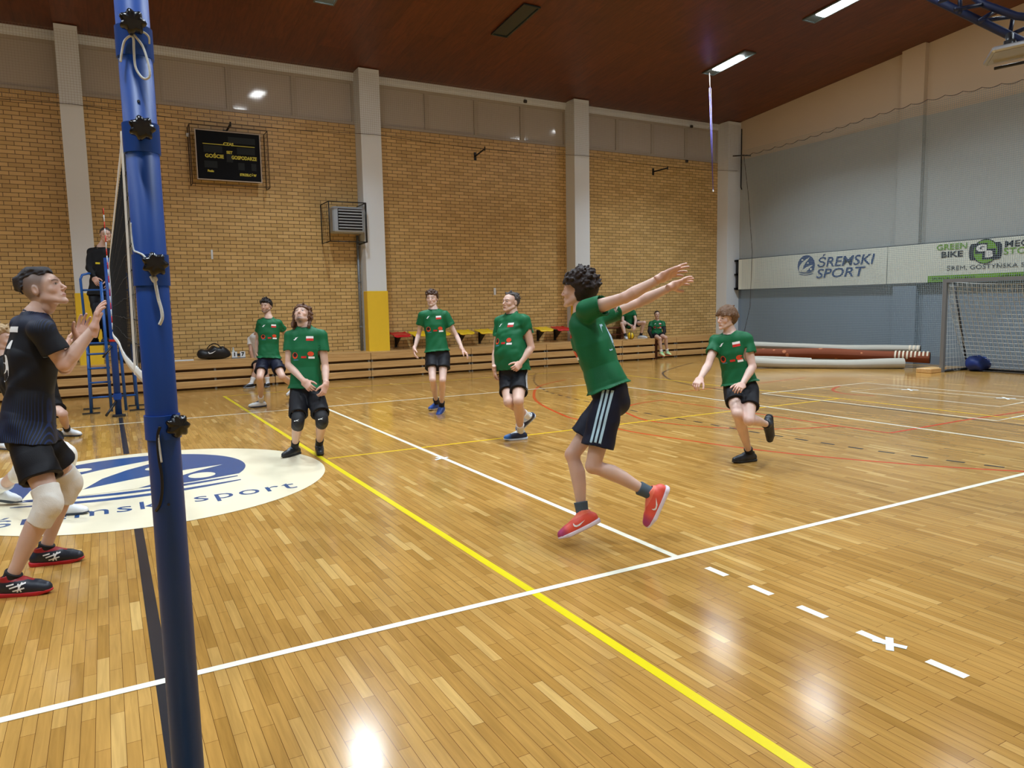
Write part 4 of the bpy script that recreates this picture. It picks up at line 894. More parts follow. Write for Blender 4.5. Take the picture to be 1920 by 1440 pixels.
def head_mesh(M, c, s, h, P):
    """M columns: right(+x), forward(+y), up(+z) in world; returns mesh + colours; P = look options"""
    v = Vol((-.12, -.15, -.16), (.12, .16, .16), h); A = np.array
    ell(v, (0, -.016, .030), (.073, .092, .086), k=0); ell(v, (0, .030, .012), (.060, .060, .060), k=.02); ell(v, (0, .026, -.030), (.056, .058, .066), k=.02)
    jw = P.get('jaw', 1.); tube(v, [(-.052*jw, -.004, -.050), (-.034*jw, .050, -.084), (0, .072, -.097), (.034*jw, .050, -.084), (.052*jw, -.004, -.050)], [.016, .014, .015, .014, .016], k=.025)
    ell(v, (0, .076, -.096), (.016, .012, .012), k=.012); ell(v, (0, .056, -.060), (.034, .0285, .030), k=.014)
    for sx in (-1, 1): ell(v, (sx*.040, .056, -.026), (.020, .018, .018), k=.018)
    tube(v, [(-.042, .068, .024), (-.015, .0785, .021), (.015, .0785, .021), (.042, .068, .024)], [.008, .009, .009, .008], k=.012)
    for sx in (-1, 1): ell(v, (sx*.031, .094, .002), (.015, .014, .009), k=.010, op='s')
    for sx in (-1, 1): ell(v, (sx*.0305, .0690, .001), (.0125, .0122, .0115), k=.003)
    for sx in (-1, 1): tube(v, [(sx*.018, .0805, .0070), (sx*.031, .0815, .0095), (sx*.044, .074, .0060)], [.0030, .0034, .0028], k=.003)
    nl = P.get('nose', 1.); tube(v, [(0, .082, .014), (0, .091, -.008), (0, .080+.022*nl, -.030)], [.0065, .0080, .0090], k=.008)
    for sx in (-1, 1): ell(v, (sx*.0100, .0915, -.0345), (.0072, .0085, .0065), k=.005); 
    tube(v, [(-.021, .078, -.0640), (-.007, .0870, -.0600), (0, .0864, -.0612), (.007, .0870, -.0600), (.021, .078, -.0640)], [.0032, .0045, .0042, .0045, .0032], k=.005)
    tube(v, [(-.019, .078, -.0670), (0, .0862, -.0700), (.019, .078, -.0670)], [.0032, .0052, .0032], k=.005)
    tube(v, [(-.019, .0845, -.0655), (0, .0930, -.0652), (.019, .0845, -.0655)], [.0016, .0020, .0016], k=.0015, op='s')
    tube(v, [(0, -.030, -.04), (0, -.036, -.085)], [.052, .050], k=.03)
    for sx in (-1, 1):
        ell(v, (sx*.076, -.014, -.004), (.009, .018, .030), k=.006); ell(v, (sx*.086, -.010, -.002), (.007, .010, .018), k=.004, op='s')
    V, Q = v.mesh(); x, y, z = V.T; sk = A(P.get('skin', (.58, .36, .27))); col = np.tile(sk, (len(V), 1))
    n = np.sin(V@A([90, 70, 50]))*np.sin(V@A([-40, 88, 76])); col *= (1+.03*n)[:, None]
    def mixc(w, c2): 
        w = np.clip(w, 0, 1)[:, None]; col[:] = col*(1-w)+A(c2)*w
    ck = np.exp(-((np.abs(x)-.040)**2+(z+.028)**2)/.0004)*(y > .02); mixc(ck*.30, sk*A([1.05, .78, .75])); mixc(np.exp(-((y-.104)**2+(z+.030)**2+x*x)/.00015)*.35, sk*A([1.05, .75, .72]))
    mixc(np.clip((.0085-np.abs(z+.0655))/.003, 0, 1)*np.clip((.021-np.abs(x))/.004, 0, 1)*(y > .079)*.6, P.get('lip', tuple(sk*A([.80, .55, .55]))))
    mixc((np.abs(z+.0653) < .0018)*(np.abs(x) < .019)*(y > .079)*.6, (.14, .05, .04))
    for sx in (-1, 1):
        ax_ = np.abs(x-sx*.0305); lid = np.clip(1-(ax_/.0135)**2, 0, 1)**.5*.0048; front = (y > .0745)&(y < .092); eye = front*(np.abs(z-.0008) < lid)
        mixc(eye*.8, (.36, .32, .30)); mixc((np.sqrt((x-sx*.0305-P.get('gx', 0))**2+(z-.0012)**2) < .0048)*front*(np.abs(z-.0008) < lid+.0004), (.035, .025, .02))
        mixc(np.clip(1-np.abs(z-.0008-lid-.0012)/.0016, 0, 1)*(ax_ < .0145)*front*.75, (.07, .04, .03)); mixc(np.clip(1-np.sqrt((ax_/.02)**2+((z-.001)/.013)**2), 0, 1)*front*.35*(1-eye), sk*A([.62, .5, .48]))
        bz = .0195+.0035*np.cos((np.abs(x)-.032)/.012); mixc(np.clip(1-np.abs(z-bz)/.0042, 0, 1)*(np.abs(x) > .011)*(np.abs(x) < .048)*(y > .05)*.8, P.get('brow', (.06, .04, .03)))
    hc = A(P.get('hair', (.05, .035, .028)))
    if P.get('fade'): # shaved sides and nape
        m = np.clip((.035-y+.6*np.clip(z, -.02, .1))/.03, 0, 1)*np.clip((z+.055)/.03, 0, 1)*(1-np.exp(-((np.abs(x)-.08)**2+(y+.012)**2+(z+.006)**2)/.0009)); mixc(m*P['fade'], hc*1.3)
    if P.get('beard'):
        m = np.clip((-.045-z)/.012, 0, 1)*np.clip((y+.01)/.03, 0, 1)*(1-((np.abs(z+.0672) < .010) & (np.abs(x) < .022)))*np.clip((.13+z)/.02, 0, 1)
        if P.get('beard_kind') == 'chin': m = m*np.exp(-(x/.032)**2)*(z < -.075)+.9*((np.abs(z+.050) < .006) & (np.abs(x) < .026) & (y > .08))
        mixc(m*P['beard'], hc*1.15)
    W_ = c+(V*s)@M.T; return W_, Q, col, v

def hair_mesh(M, c, s, h, kind, seed=3):
    v = Vol((-.15, -.17, -.22), (.15, .16, .19), h); rr = np.random.default_rng(seed)
    def shell(t0, R=(.074, .093, .088), cc=(0, -.018, .028)):
        ell(v, cc, tuple(np.array(R)+t0), k=0)
    nz = wrinkle(seed, 1., 1.6); va_ = v.all
    def jit(fn, op='i'): va_((lambda g: fn(g+(.005*np.sin(g[..., [1, 2, 0]]*115+seed)+.003*np.sin(g[..., [2, 0, 1]]*260)).astype(np.float32))) if op == 'i' else fn, op)
    v.all = jit
    def locks(n, zr, r0, lens, down=(0, 0, -1), sc=.28):
        for i in range(n):
            a = rr.uniform(0, 2*PI); el = rr.uniform(*zr); d = np.array([math.cos(a)*math.cos(el), math.sin(a)*math.cos(el), math.sin(el)]); p = np.array([0, -.018, .028])+d*np.array([.078, .096, .092])
            q = p+nrm(np.array(down)*1.0+d*sc+rr.normal(size=3)*.30)*rr.uniform(*lens); tube(v, [p, (p+q)/2+d*.006, q], [r0, r0*.9, r0*.45], k=.006)
    if kind == 'crop':      # very short all over
        shell(.006); keep = lambda g: np.minimum(np.maximum(.052-g[..., 2]+.0*g[..., 1], 0)*1-(g[..., 2] > .052)*.01, 0)
        v.all(lambda g: np.minimum(np.maximum(.058-g[..., 2], g[..., 1]-.062), np.maximum(g[..., 1]+.005-.6*np.clip(g[..., 2], 0, 1), -.055-g[..., 2])))
    elif kind == 'slick':   # long top combed back, shaved sides
        shell(.010); tube(v, [(0, .05, .092), (0, -.03, .122), (0, -.10, .098), (0, -.135, .055)], [.018, .022, .024, .012], k=.03, side=np.array([1., 0, 0]), asp=2.1)
        v.all(lambda g: np.maximum(np.maximum(np.abs(g[..., 0])-.056, .075-.25*np.clip(-g[..., 1], 0, .2)*1.6-g[..., 2]), -(g[..., 2]-.02)))
    elif kind == 'short':   # ordinary short hair, fringe forward
        shell(.015); locks(90, (.35, 1.5), .012, (.02, .045), (0, .8, -.2))
        v.all(lambda g: np.minimum(np.maximum(.050-g[..., 2], g[..., 1]-.088), np.maximum(g[..., 1]+.012-.9*np.clip(g[..., 2], 0, 1), -.060-g[..., 2])))
    elif kind == 'bowl':    # thick fringe over the forehead
        shell(.022); locks(130, (.15, 1.5), .013, (.025, .05), (0, .5, -.7))
        v.all(lambda g: np.minimum(np.maximum(.026-g[..., 2], g[..., 1]-.105), np.maximum(g[..., 1]+.002-.7*np.clip(g[..., 2], 0, 1), -.070-g[..., 2])))
    elif kind == 'tousled': # thick dark unruly hair
        shell(.028); locks(150, (-.1, 1.5), .016, (.03, .055), (0, -.5, .1), .45)
        v.all(lambda g: np.minimum(np.maximum(.042-g[..., 2], g[..., 1]-.100), np.maximum(g[..., 1]+.010-.7*np.clip(g[..., 2], 0, 1), -.080-g[..., 2])))
    elif kind == 'curly':   # to the shoulders
        shell(.020); locks(200, (-.5, 1.5), .015, (.03, .05), (0, -.2, -.6))
        for i in range(70):
            a = rr.uniform(PI*.98, PI*2.02); p = np.array([math.cos(a)*.088, math.sin(a)*.085-.012, rr.uniform(-.14, .0)]); ell(v, p, (.017, .017, .022), k=.01)
        v.all(lambda g: np.minimum(np.maximum(.048-g[..., 2], g[..., 1]-.095), np.maximum(g[..., 1]-.012-.35*np.clip(g[..., 2], 0, 1), -.17-g[..., 2])))
    elif kind == 'receding':
        shell(.008); locks(50, (.2, 1.2), .008, (.015, .03), (0, -.6, -.2))
        v.all(lambda g: np.minimum(np.maximum(.070-g[..., 2]+np.clip(g[..., 1], 0, 1)*.4, g[..., 1]-.055), np.maximum(g[..., 1]+.016-.4*np.clip(g[..., 2], 0, 1), -.050-g[..., 2])))
    v.all(lambda g: .0022*nz(g), 'a')
    V, Q = v.mesh(); return c+(V*s)@M.T, Q

def hand_mesh(wr, d, palm, thumb_side, s, h, curl=.35, spread=.08):
    """wr wrist, d direction of the fingers, palm = palm normal, thumb_side = +-1 along lateral axis"""
    d = nrm(d); palm = nrm(palm-d*(palm@d)); lat = np.cross(d, palm)*thumb_side   # towards the thumb
    Mx = np.stack([lat, d, palm], 1); v = Vol((-.08, -.05, -.10), (.10, .24, .11), h/s if h/s < .006 else .005)
    tube(v, [(0, -.035, 0), (0, .0, 0)], [.026, .027], k=.02, side=np.array([1., 0, 0]), asp=1.15)
    tube(v, [(0, .005, 0), (.002, .05, .003), (0, .085, .0)], [.017, .0175, .014], k=.02, side=np.array([1., 0, 0]), asp=2.55)
    for i, (x, L) in enumerate(((.030, .074), (.010, .083), (-.011, .077), (-.031, .060))):
        p = np.array([x, .088-.006*abs(i-1), 0]); an = 0; sp = (1.5-i)*spread; pts = [p]; segs = [L*.46, L*.30, L*.24]; cu = curl*(1+.15*i)
        for q in range(3):
            an += cu*(.9 if q == 0 else 1.1); p = p+np.array([math.sin(sp)*math.cos(an), math.cos(sp)*math.cos(an), math.sin(an)])*segs[q]; pts.append(p)
        tube(v, pts, [.0098, .0090, .0082, .0070], k=.004)
    a0 = np.array([.022, .018, .006]); a1 = a0+np.array([.030, .026, .010]); a2 = a1+np.array([.014, .028, .008+curl*.012]); a3 = a2+np.array([.004, .022, .006+curl*.014])
    tube(v, [a0, a1, a2, a3], [.016, .0125, .0105, .0085], k=.010)
    V, Q = v.mesh(); Q = Q[:, ::-1] if np.linalg.det(Mx) < 0 else Q; return wr+(V*s)@Mx.T, Q

def shoe_parts(parent, A, fwd, up, s, cols, h, low=False, laces=True, mark=None, seed=1):
    fwd = nrm(fwd); up = nrm(up-fwd*(up@fwd)); lat = np.cross(fwd, up); Mx = np.stack([lat, fwd, up], 1); o = A-up*.088*s
    v = Vol((-.07, -.12, -.01), (.07, .24, .16), h)
    tube(v, [(0, -.045, .048), (0, .0, .050), (0, .06, .050), (0, .13, .041), (.004, .170, .036)], [.038, .042, .044, .041, .033], k=.015, side=np.array([1., 0, 0]), asp=1.0)
    tube(v, [(0, .05, .060), (0, .0, .082), (0, -.012, .118 if not low else .09)], [.038, .044, .042], k=.03, fe=True)
    v.all(lambda g: .012-g[..., 2])
    tube(v, [(0, -.012, .07), (0, -.012, .14)], [.033, .034], k=.004, op='s')
    V, Q = v.mesh(); z = V[:, 2]; col = np.tile(np.array(cols[0], float), (len(V), 1))
    if len(cols) > 2: # toe / accent colour
        w = np.clip((V[:, 1]-.12)/.05, 0, 1)[:, None]; col = col*(1-w)+np.array(cols[2])*w
    if len(cols) > 3: w = ((z > .09) | ((np.abs(V[:, 0]) < .012) & (V[:, 1] > .03) & (V[:, 1] < .12) & (z > .05)))[:, None]*1.; col = col*(1-w)+np.array(cols[3])*w
    up_o = mkmesh('shoe', o+(V*s)@Mx.T, Q, M_SHOE, parent, col)
    v = Vol((-.07, -.12, -.02), (.07, .24, .06), h)
    tube(v, [(0, -.048, .02), (0, .0, .02), (0, .07, .02), (0, .13, .02), (.004, .174, .026)], [.040, .040, .041, .042, .032], k=.01); v.all(lambda g: np.maximum(-g[..., 2]+np.clip(g[..., 1]-.13, 0, 1)*.25, g[..., 2]-.026-np.clip(np.abs(g[..., 1]-.05)-.06, 0, 1)*.06))
    V, Q = v.mesh(); mkmesh('sole', o+(V*s)@Mx.T, Q, pm('sole_%02d' % int(sum(cols[1])*33), (*cols[1], 1), .5), up_o)
    W2 = lambda p: o+Mx@(np.array(p)*s)
    if laces:
        m_ = MB()
        for i in range(5):
            y = .040+.018*i; z = .108-.0068*i; m_.tube([W2((-.024, y, z-.018)), W2((0, y+.004, z-.002)), W2((.024, y, z-.018))], .0032*s, 5)
        m_.build('laces', pm('lace_%02d' % int(sum(cols[-1] if len(cols) > 3 else (.8, .8, .8))*33), (*(cols[-1] if len(cols) > 3 else (.8, .8, .8)), 1), .7), up_o)
    return up_o, W2

def bvh_of(o):
    me = o.data; n = len(me.polygons); V = np.empty(len(me.vertices)*3, np.float32); me.vertices.foreach_get('co', V); L = np.empty(len(me.loops), np.int32); me.loops.foreach_get('vertex_index', L)
    return BVHTree.FromPolygons([tuple(x) for x in V.reshape(-1, 3).tolist()], [tuple(x) for x in L.reshape(-1, 4).tolist()])
def decal(o, bv, name, verts, faces, c, d, up, mat, off=.0022, nsub=0):
    """wrap flat artwork (verts in metres) on mesh o, thrown from outside along -d around world point c"""
    inv = BASE[root_of(o).name]; d = nrm(d); up = nrm(up-d*(up@d)); rt = np.cross(up, d); out = []; ok = True
    R3 = inv.to_3x3()
    for (a, b) in verts:
        p = c+rt*a+up*b+d*.35; loc, no, _, _ = bv.ray_cast(inv @ Vector(p), R3 @ Vector(-d), .7)
        if loc is None: out.append(None)
        else: out.append(loc+(R3 @ Vector(d))*off)
    fs = [f for f in faces if all(out[i] is not None for i in f)]
    if not fs: return None
    ds = [out[i] for f in fs for i in f if out[i] is not None]
    m_ = MB(); m_.add([q if q is not None else (0, 0, 0) for q in out], fs)
    # drop unused vertices
    used = sorted({i for f in fs for i in f}); rm = {u: k for k, u in enumerate(used)}; m_ = MB(); m_.add([out[i] for i in used], [tuple(rm[i] for i in f) for f in fs])
    return m_.build(name, mat, o, local=True)
def rect(w, h, nx=6, ny=4, cx=0, cy=0):
    vs = [(cx-w/2+w*i/nx, cy-h/2+h*j/ny) for j in range(ny+1) for i in range(nx+1)]; return vs, [(j*(nx+1)+i, j*(nx+1)+i+1, (j+1)*(nx+1)+i+1, (j+1)*(nx+1)+i) for j in range(ny) for i in range(nx)]
def disc(rx, ry, n=14, cx=0, cy=0): return [(cx, cy)]+[(cx+rx*math.cos(a), cy+ry*math.sin(a)) for a in np.linspace(0, 2*PI, n+1)[:-1]], [(0, 1+i, 1+(i+1) % n) for i in range(n)]
def polyg(p): tr = tessellate_polygon([[Vector((a, b, 0)) for a, b in p]]); return p, [tuple(t) for t in tr]
JOMA = polyg([(-.028, -.010), (-.012, -.004), (-.004, .012), (.028, .020), (.012, .008), (.004, -.006), (-.012, -.018)])

M_SKIN = mat_attr('skin', .48, .12); M_SHOE = mat_attr('shoe_upper', .45)
S_LIGHT = (.62, .40, .31); S_PALE = (.68, .47, .39); S_TAN = (.52, .31, .22)
def cloth(name, col, rough=.7): return pm(name, srgb(*col), rough, .25, bump=.15, bscale=220)
M_GREEN = cloth('green_jersey', (18, 97, 58), .55); M_SHORT = cloth('black_shorts', (18, 18, 24), .6); M_NAVYS = cloth('navy_shorts', (16, 20, 40), .6)
M_PW = pm('print_white', srgb(240, 240, 240), .5); M_PR = pm('print_red', srgb(200, 36, 30), .5); M_PO = pm('print_orange', srgb(216, 70, 34), .5); M_PB = pm('print_black', srgb(20, 20, 24), .5); M_PT = pm('print_teal', srgb(60, 120, 140), .5); M_PG = pm('print_pale_blue', srgb(170, 200, 214), .5)

BONE = dict(ua=.29, fa=.255, th=.425, sh=.425)
def solve(P0, px, py, L, sign, D):
    """point on the pixel ray at distance L from P0"""
    r_ = ray(px, py); a = r_@r_; b = 2*(CAM-P0)@r_; c = (CAM-P0)@(CAM-P0)-L*L; q = b*b-4*a*c
    if q <= 0: return CAM+r_*(-b/(2*a))
    return CAM+r_*((-b+(1 if sign == '+' else -1)*math.sqrt(q))/(2*a))
def person(label, D, J, s=1., h=.006, skin=S_LIGHT, hair='short', haircol=(50, 36, 28), look=(0, -1, 0), lookup=(0, 0, 1), face={}, shirt=None, shirtcol=None, shorts=None, hem=.62, sleeve=.5, kneepad=None, sock=None, shoes=None, belly=0., wide=1., slim=1., hands={}, group=None, shirt_drop=.10, seated=False, extra=None, chest=None, long_sleeve=None, longpants=False, name='person', flare=1., neckscale=1.):
    """one person from picture joints; D = distance of the body along the view"""
    G = {}
    def pt(k, par=None, L=None):
        q = J[k]
        if isinstance(q, np.ndarray): return q
        if len(q) == 3 and isinstance(q[2], str) and par is not None: return solve(par, q[0], q[1], L*s, q[2], D)
        if len(q) == 3 and isinstance(q[2], (int, float)): return at(q[0], q[1], D+q[2])
        return at(q[0], q[1], D)
    pel = pt('pel'); neck = pt('neck'); hd = pt('head', neck, .17); up_t = nrm(neck-pel)
    RS, LS = pt('RS'), pt('LS'); lat = nrm(RS-LS)  # towards the person's right
    fwd_c = nrm(np.cross(up_t, lat))               # chest forward
    if chest is not None and fwd_c@gv(*chest) < 0: fwd_c = -fwd_c
    J2 = {}
    for sd in 'RL':
        S_ = RS if sd == 'R' else LS; E_ = pt(sd+'E', S_, BONE['ua']); W_ = pt(sd+'W', E_, BONE['fa']); J2[sd] = (S_, E_, W_)
    hl = nrm(lat-UP*(lat@UP)) if 'hl' not in J else gv(*J['hl']); LG = {}
    for sd in 'RL':
        H_ = pel+hl*(.088*s*(1 if sd == 'R' else -1))-up_t*.03*s if sd+'H' not in J else pt(sd+'H')
        A_ = None
        if len(J[sd+'A']) == 4: q = J[sd+'A']; A_ = onp(q[0], q[1], 2, 0)+np.array([0, 0, .088*s+q[3]]) # on floor
        K_ = pt(sd+'K', H_, BONE['th']); 
        if A_ is None: A_ = pt(sd+'A', K_, BONE['sh'])
        LG[sd] = (H_, K_, A_)
    base = np.array([pel[0], pel[1], 0 if not seated else pel[2]-.1]); root = thing(name, label, 'person', tuple(base), group)
    allp = [pel, neck, hd]+[p for q in J2.values() for p in q]+[p for q in LG.values() for p in q]; lo, hi = bb(allp, .16*s)
    # ---- body
    v = Vol(lo, hi, h); wv = wide; bz = belly
    spine = lambda t: pel+(neck-pel)*t
    belly_off = fwd_c*bz*.5
    # sections measured from the pelvis
    secs = [(pel-up_t*.07*s, hl, .105*s*wv, .085*s), (pel, hl, .150*s*wv, .105*s), (spine(.32)+belly_off, hl+lat, .132*s*wv+bz*.35, .092*s+bz*.5), (spine(.62)+belly_off*.5, lat, .150*s*wv, .108*s+bz*.25), (spine(.86), lat, .150*s*wv, .098*s), (spine(.99), lat, .070*s, .060*s)]
    loft(v, secs, k=.03)
    hf = gv(*look); hu = gv(*lookup); hu = nrm(hu-hf*(hu@hf)); hx = np.cross(hf, hu); Mh = np.stack([hx, hf, hu], 1)
    hs = s*1.03 if s > .9 else s; nb = hd+Mh@np.array([0, -.022, -.055])*hs
    tube(v, [spine(.90), spine(1.0), nb], [.062*s*neckscale, .058*s*neckscale, .054*s*neckscale], k=.03)
    for sd in 'RL':
        S_, E_, W_ = J2[sd]; q = slim
        tube(v, [spine(.93), S_], [.060*s, .052*s], k=.03); ell(v, S_, (.056*s*q,)*3, k=.03)
        P_, R_ = limb(S_, E_, [(0, .050*s*q), (.35, .050*s*q), (.7, .042*s*q), (1, .037*s*q)]); tube(v, P_, R_, k=.02)
        P_, R_ = limb(E_, W_, [(0, .038*s*q), (.25, .043*s*q), (.6, .034*s*q), (1, .0265*s*q)]); tube(v, P_, R_, k=.012)
        H_, K_, A_ = LG[sd]; bk = nrm(np.cross(np.cross(K_-H_, A_-K_), K_-H_)) if np.linalg.norm(np.cross(K_-H_, A_-K_)) > .012 else -fwd_c
        sd_ = nrm(A_-H_); back = nrm((A_+H_)/2-K_+1e-6) if np.linalg.norm((A_+H_)/2-K_) > .04 else -fwd_c
        P_, R_ = limb(H_, K_, [(-.02, .088*s*q), (.3, .082*s*q), (.7, .064*s*q), (.93, .056*s*q), (1, .054*s*q)]); tube(v, P_, R_, k=.03)
        calfd = nrm(back-nrm(A_-K_)*(back@nrm(A_-K_)))
        P_, R_ = limb(K_, A_, [(0, .052*s*q, 0), (.12, .049*s*q, .004*s), (.3, .056*s*q, .014*s), (.5, .050*s*q, .012*s), (.78, .036*s*q, .002*s), (1, .033*s*q, 0)], calfd); tube(v, P_, R_, k=.015)
    V, Q = v.mesh(); col = np.tile(np.array(skin, float), (len(V), 1)); nn = np.sin(V@np.array([31, 22, 17]))*np.sin(V@np.array([-19, 27, 23])); col *= (1+.04*nn)[:, None]
    for sd in 'RL': # ruddier knees and elbows
        for p in (LG[sd][1], J2[sd][1]): w = np.exp(-((V-p)**2).sum(1)/.004)[:, None]*.35; col = col*(1-w)+np.array([skin[0]*1.02, skin[1]*.80, skin[2]*.78])*w
    Vs, Qs, Cs = [V], [Q], [col]; n0 = len(V)
    fc = dict(face); fc['skin'] = skin; fc.setdefault('hair', srgb(*haircol)[:3]); hh = min(h, .0032)
    V1, Q1, C1, _ = head_mesh(Mh, hd, hs, hh/hs if h > .0045 else .0026, fc); Vs.append(V1); Qs.append(Q1+n0); Cs.append(C1); n0 += len(V1)
    for sd in 'RL':
        S_, E_, W_ = J2[sd]; hp = hands.get(sd, {}); 
        if hp is None: continue
        f_ = pt(sd+'F', W_, .17) if sd+'F' in J else W_+nrm(W_-E_)*.17; dr = nrm(f_-W_); pal = gv(*hp['palm']) if 'palm' in hp else nrm((pel-W_)*[1, 1, .2]+1e-6)
        V2, Q2 = hand_mesh(W_, dr, pal, (1 if sd == 'R' else -1)*hp.get('flip', 1), s*1.02, min(h, .004), hp.get('curl', .3), hp.get('spread', .06)); Vs.append(V2); Qs.append(Q2+n0); Cs.append(np.tile(np.array(skin)*np.array([1.02, .92, .90]), (len(V2), 1))); n0 += len(V2)
    body = mkmesh('body', np.concatenate(Vs), np.concatenate(Qs), M_SKIN, root, np.concatenate(Cs))
    G.update(root=root, body=body, J2=J2, LG=LG, pel=pel, neck=neck, hd=hd, up=up_t, lat=lat, fwd=fwd_c, s=s, Mh=Mh, hl=hl)
    if hair:
        Vh, Qh = hair_mesh(Mh, hd, hs, .0045 if h > .0045 else .0034, hair, seed=int(abs(J['pel'][0]))); mkmesh('hair', Vh, Qh, pm('hair_%d_%d' % (haircol[0], haircol[1]), srgb(*haircol), .6, .3, var=.35, vscale=60, bump=.4, bscale=120), root)
    # ---- shorts or trousers
    if shorts is not None:
        v = Vol(lo-.03, hi+.03, h); sh = shorts
        loft(v, [(pel-up_t*.06*s, hl, .135*s*wv, .108*s), (pel+up_t*.02*s, hl, .162*s*wv, .120*s), (spine(.24)+belly_off*.5, hl, .150*s*wv, .112*s+bz*.3)], k=.02)
        for sd in 'RL':
            H_, K_, A_ = LG[sd]
            if longpants:
                P_, R_ = limb(H_, K_, [(0, .10*s), (.5, .088*s), (1, .072*s)]); P2, R2 = limb(K_, A_, [(0, .070*s), (.4, .066*s), (1.0, .060*s)]); tube(v, P_+P2[1:], R_+R2[1:], k=.03, fe=True)
            else:
                P_, R_ = limb(H_, K_, [(-.03, .090*s), (.12, .096*s), (.35, .100*s*flare), (hem*.8, .100*s*flare), (hem, .105*s*flare)]); tube(v, P_, R_, k=.025, fe=True)
                P_, R_ = limb(H_, K_, [(hem-.06, .068*s*slim*1.18*flare), (hem+.2, .080*s*slim*flare)]); tube(v, P_, [.074*s*slim*flare, .079*s*slim*flare], k=.004, op='s')
        v.all(wrinkle(int(abs(J['pel'][1])), .0035*s), 'a'); V, Q = v.mesh(); G['shorts'] = mkmesh('trousers' if longpants else 'shorts', V, Q, sh, root)
    # ---- shirt
    if shirt is not None:
        v = Vol(lo-.03, hi+.03, h); hemp = pel-up_t*shirt_drop*s
        hlat = nrm(hl+lat*.3); loft(v, [(hemp, hlat, .200*s*wv+bz*.2, .150*s+bz*.15), (pel+up_t*.05*s, hlat, .176*s*wv+bz*.3, .134*s+bz*.25), (spine(.34)+belly_off, hl+lat, .156*s*wv+bz*.4, .118*s+bz*.5), (spine(.62)+belly_off*.5, lat, .170*s*wv, .128*s+bz*.25), (spine(.84), lat, .166*s*wv, .112*s), (spine(.97), lat, .085*s, .070*s)], k=.03, cut0=True)
        for sd in 'RL':
            S_, E_, W_ = J2[sd]; tube(v, [spine(.92), S_+up_t*.004], [.076*s, .064*s], k=.03)
            sl = 1.0 if long_sleeve else sleeve; P_, R_ = limb(S_, E_, [(0, .068*s), (.3, .070*s), (sl, .070*s*(1.04 if not long_sleeve else .8))]); tube(v, P_, R_, k=.03, fe=not long_sleeve)
            if long_sleeve: P_, R_ = limb(E_, W_, [(0, .054*s), (.5, .048*s), (.97, .036*s)]); tube(v, P_, R_, k=.02, fe=True)
            elif h < .009:
                P_, R_ = limb(S_, E_, [(sl-.12, .056*s*max(1, slim)), (sl+.1, .062*s*max(1, slim))]); tube(v, P_, R_, k=.004, op='s')
        if not seated:
            for sd in 'RL': H_, K_, A_ = LG[sd]; tube(v, [H_, H_+(K_-H_)*.42], [.112*s, .112*s], k=.03)
            v.all(lambda g: (hemp-g)@up_t)
        tube(v, [spine(.99)+fwd_c*.012, spine(1.0)+(nb-spine(1.0))*.9+up_t*.10+fwd_c*.02], [.066*s, .080*s], k=.006, op='s')
        v.all(wrinkle(int(abs(J['neck'][0])), .0045*s), 'a'); V, Q = v.mesh(); G['shirt'] = mkmesh('shirt', V, Q, shirt, root); G['bv'] = bvh_of(G['shirt'])
        # collar ring
        c0 = spine(.985)+fwd_c*.012*s; a_, b_2 = lat, fwd_c; m_ = MB(); m_.tube([c0+a_*math.cos(w)*.067*s+b_2*math.sin(w)*.069*s+up_t*(.014-.020*math.sin(w))*s for w in np.linspace(0, 2*PI, 25)[:-1]], .0065*s, 8, closed=True); m_.build('collar', pm('collar_dark', srgb(14, 56, 36), .7) if shirt is M_GREEN else shirt, G['shirt'])
    for sd in 'RL':
        H_, K_, A_ = LG[sd]
        if kneepad and not (isinstance(kneepad, dict) and sd not in kneepad):
            mt = kneepad[sd] if isinstance(kneepad, dict) else kneepad; v = Vol(K_-.2, K_+.2, h); th, sn = nrm(K_-H_), nrm(A_-K_); fr = nrm(K_-(A_+H_)/2+1e-5) if np.linalg.norm(K_-(A_+H_)/2) > .03 else fwd_c
            tube(v, [K_-th*.09*s, K_-th*.03*s, K_+sn*.05*s, K_+sn*.13*s], [.071*s*slim, .071*s*slim, .069*s*slim, .064*s*slim], k=.01, fs=True, fe=True); ell(v, K_+fr*.022*s+sn*.015*s, (.056*s, .056*s, .066*s), k=.02); v.all(wrinkle(5, .0018*s, 1.6), 'a'); V, Q = v.mesh(); kp = mkmesh('knee_pad', V, Q, mt, root); G['pad'+sd] = kp
        if sock:
            mt, hh_ = sock[sd] if isinstance(sock, dict) else sock; v = Vol(np.minimum(K_, A_)-.1, np.maximum(K_, A_)+.1, h); q = A_+(K_-A_)*hh_; P_, R_ = limb(A_, K_, [(-.06, .042*s), (hh_*.5, .043*s), (hh_, (.060 if hh_ > .34 else .047)*s*max(1, slim))]); tube(v, P_, R_, k=.01, fe=True); V, Q = v.mesh(); mkmesh('sock', V, Q, mt, root)
        if shoes:
            fd = gv(*J[sd+'T']); upv = nrm(K_-A_); upv = UP if (abs(fd@UP) < .25 and J.get(sd+'flat', True)) else upv
            up_o, W2 = shoe_parts(root, A_, fd, upv, s*shoes.get('s', 1.04), shoes['cols'], min(h, .005), laces=h < .0065); G['shoe'+sd] = (up_o, W2, fd, upv)
    return G
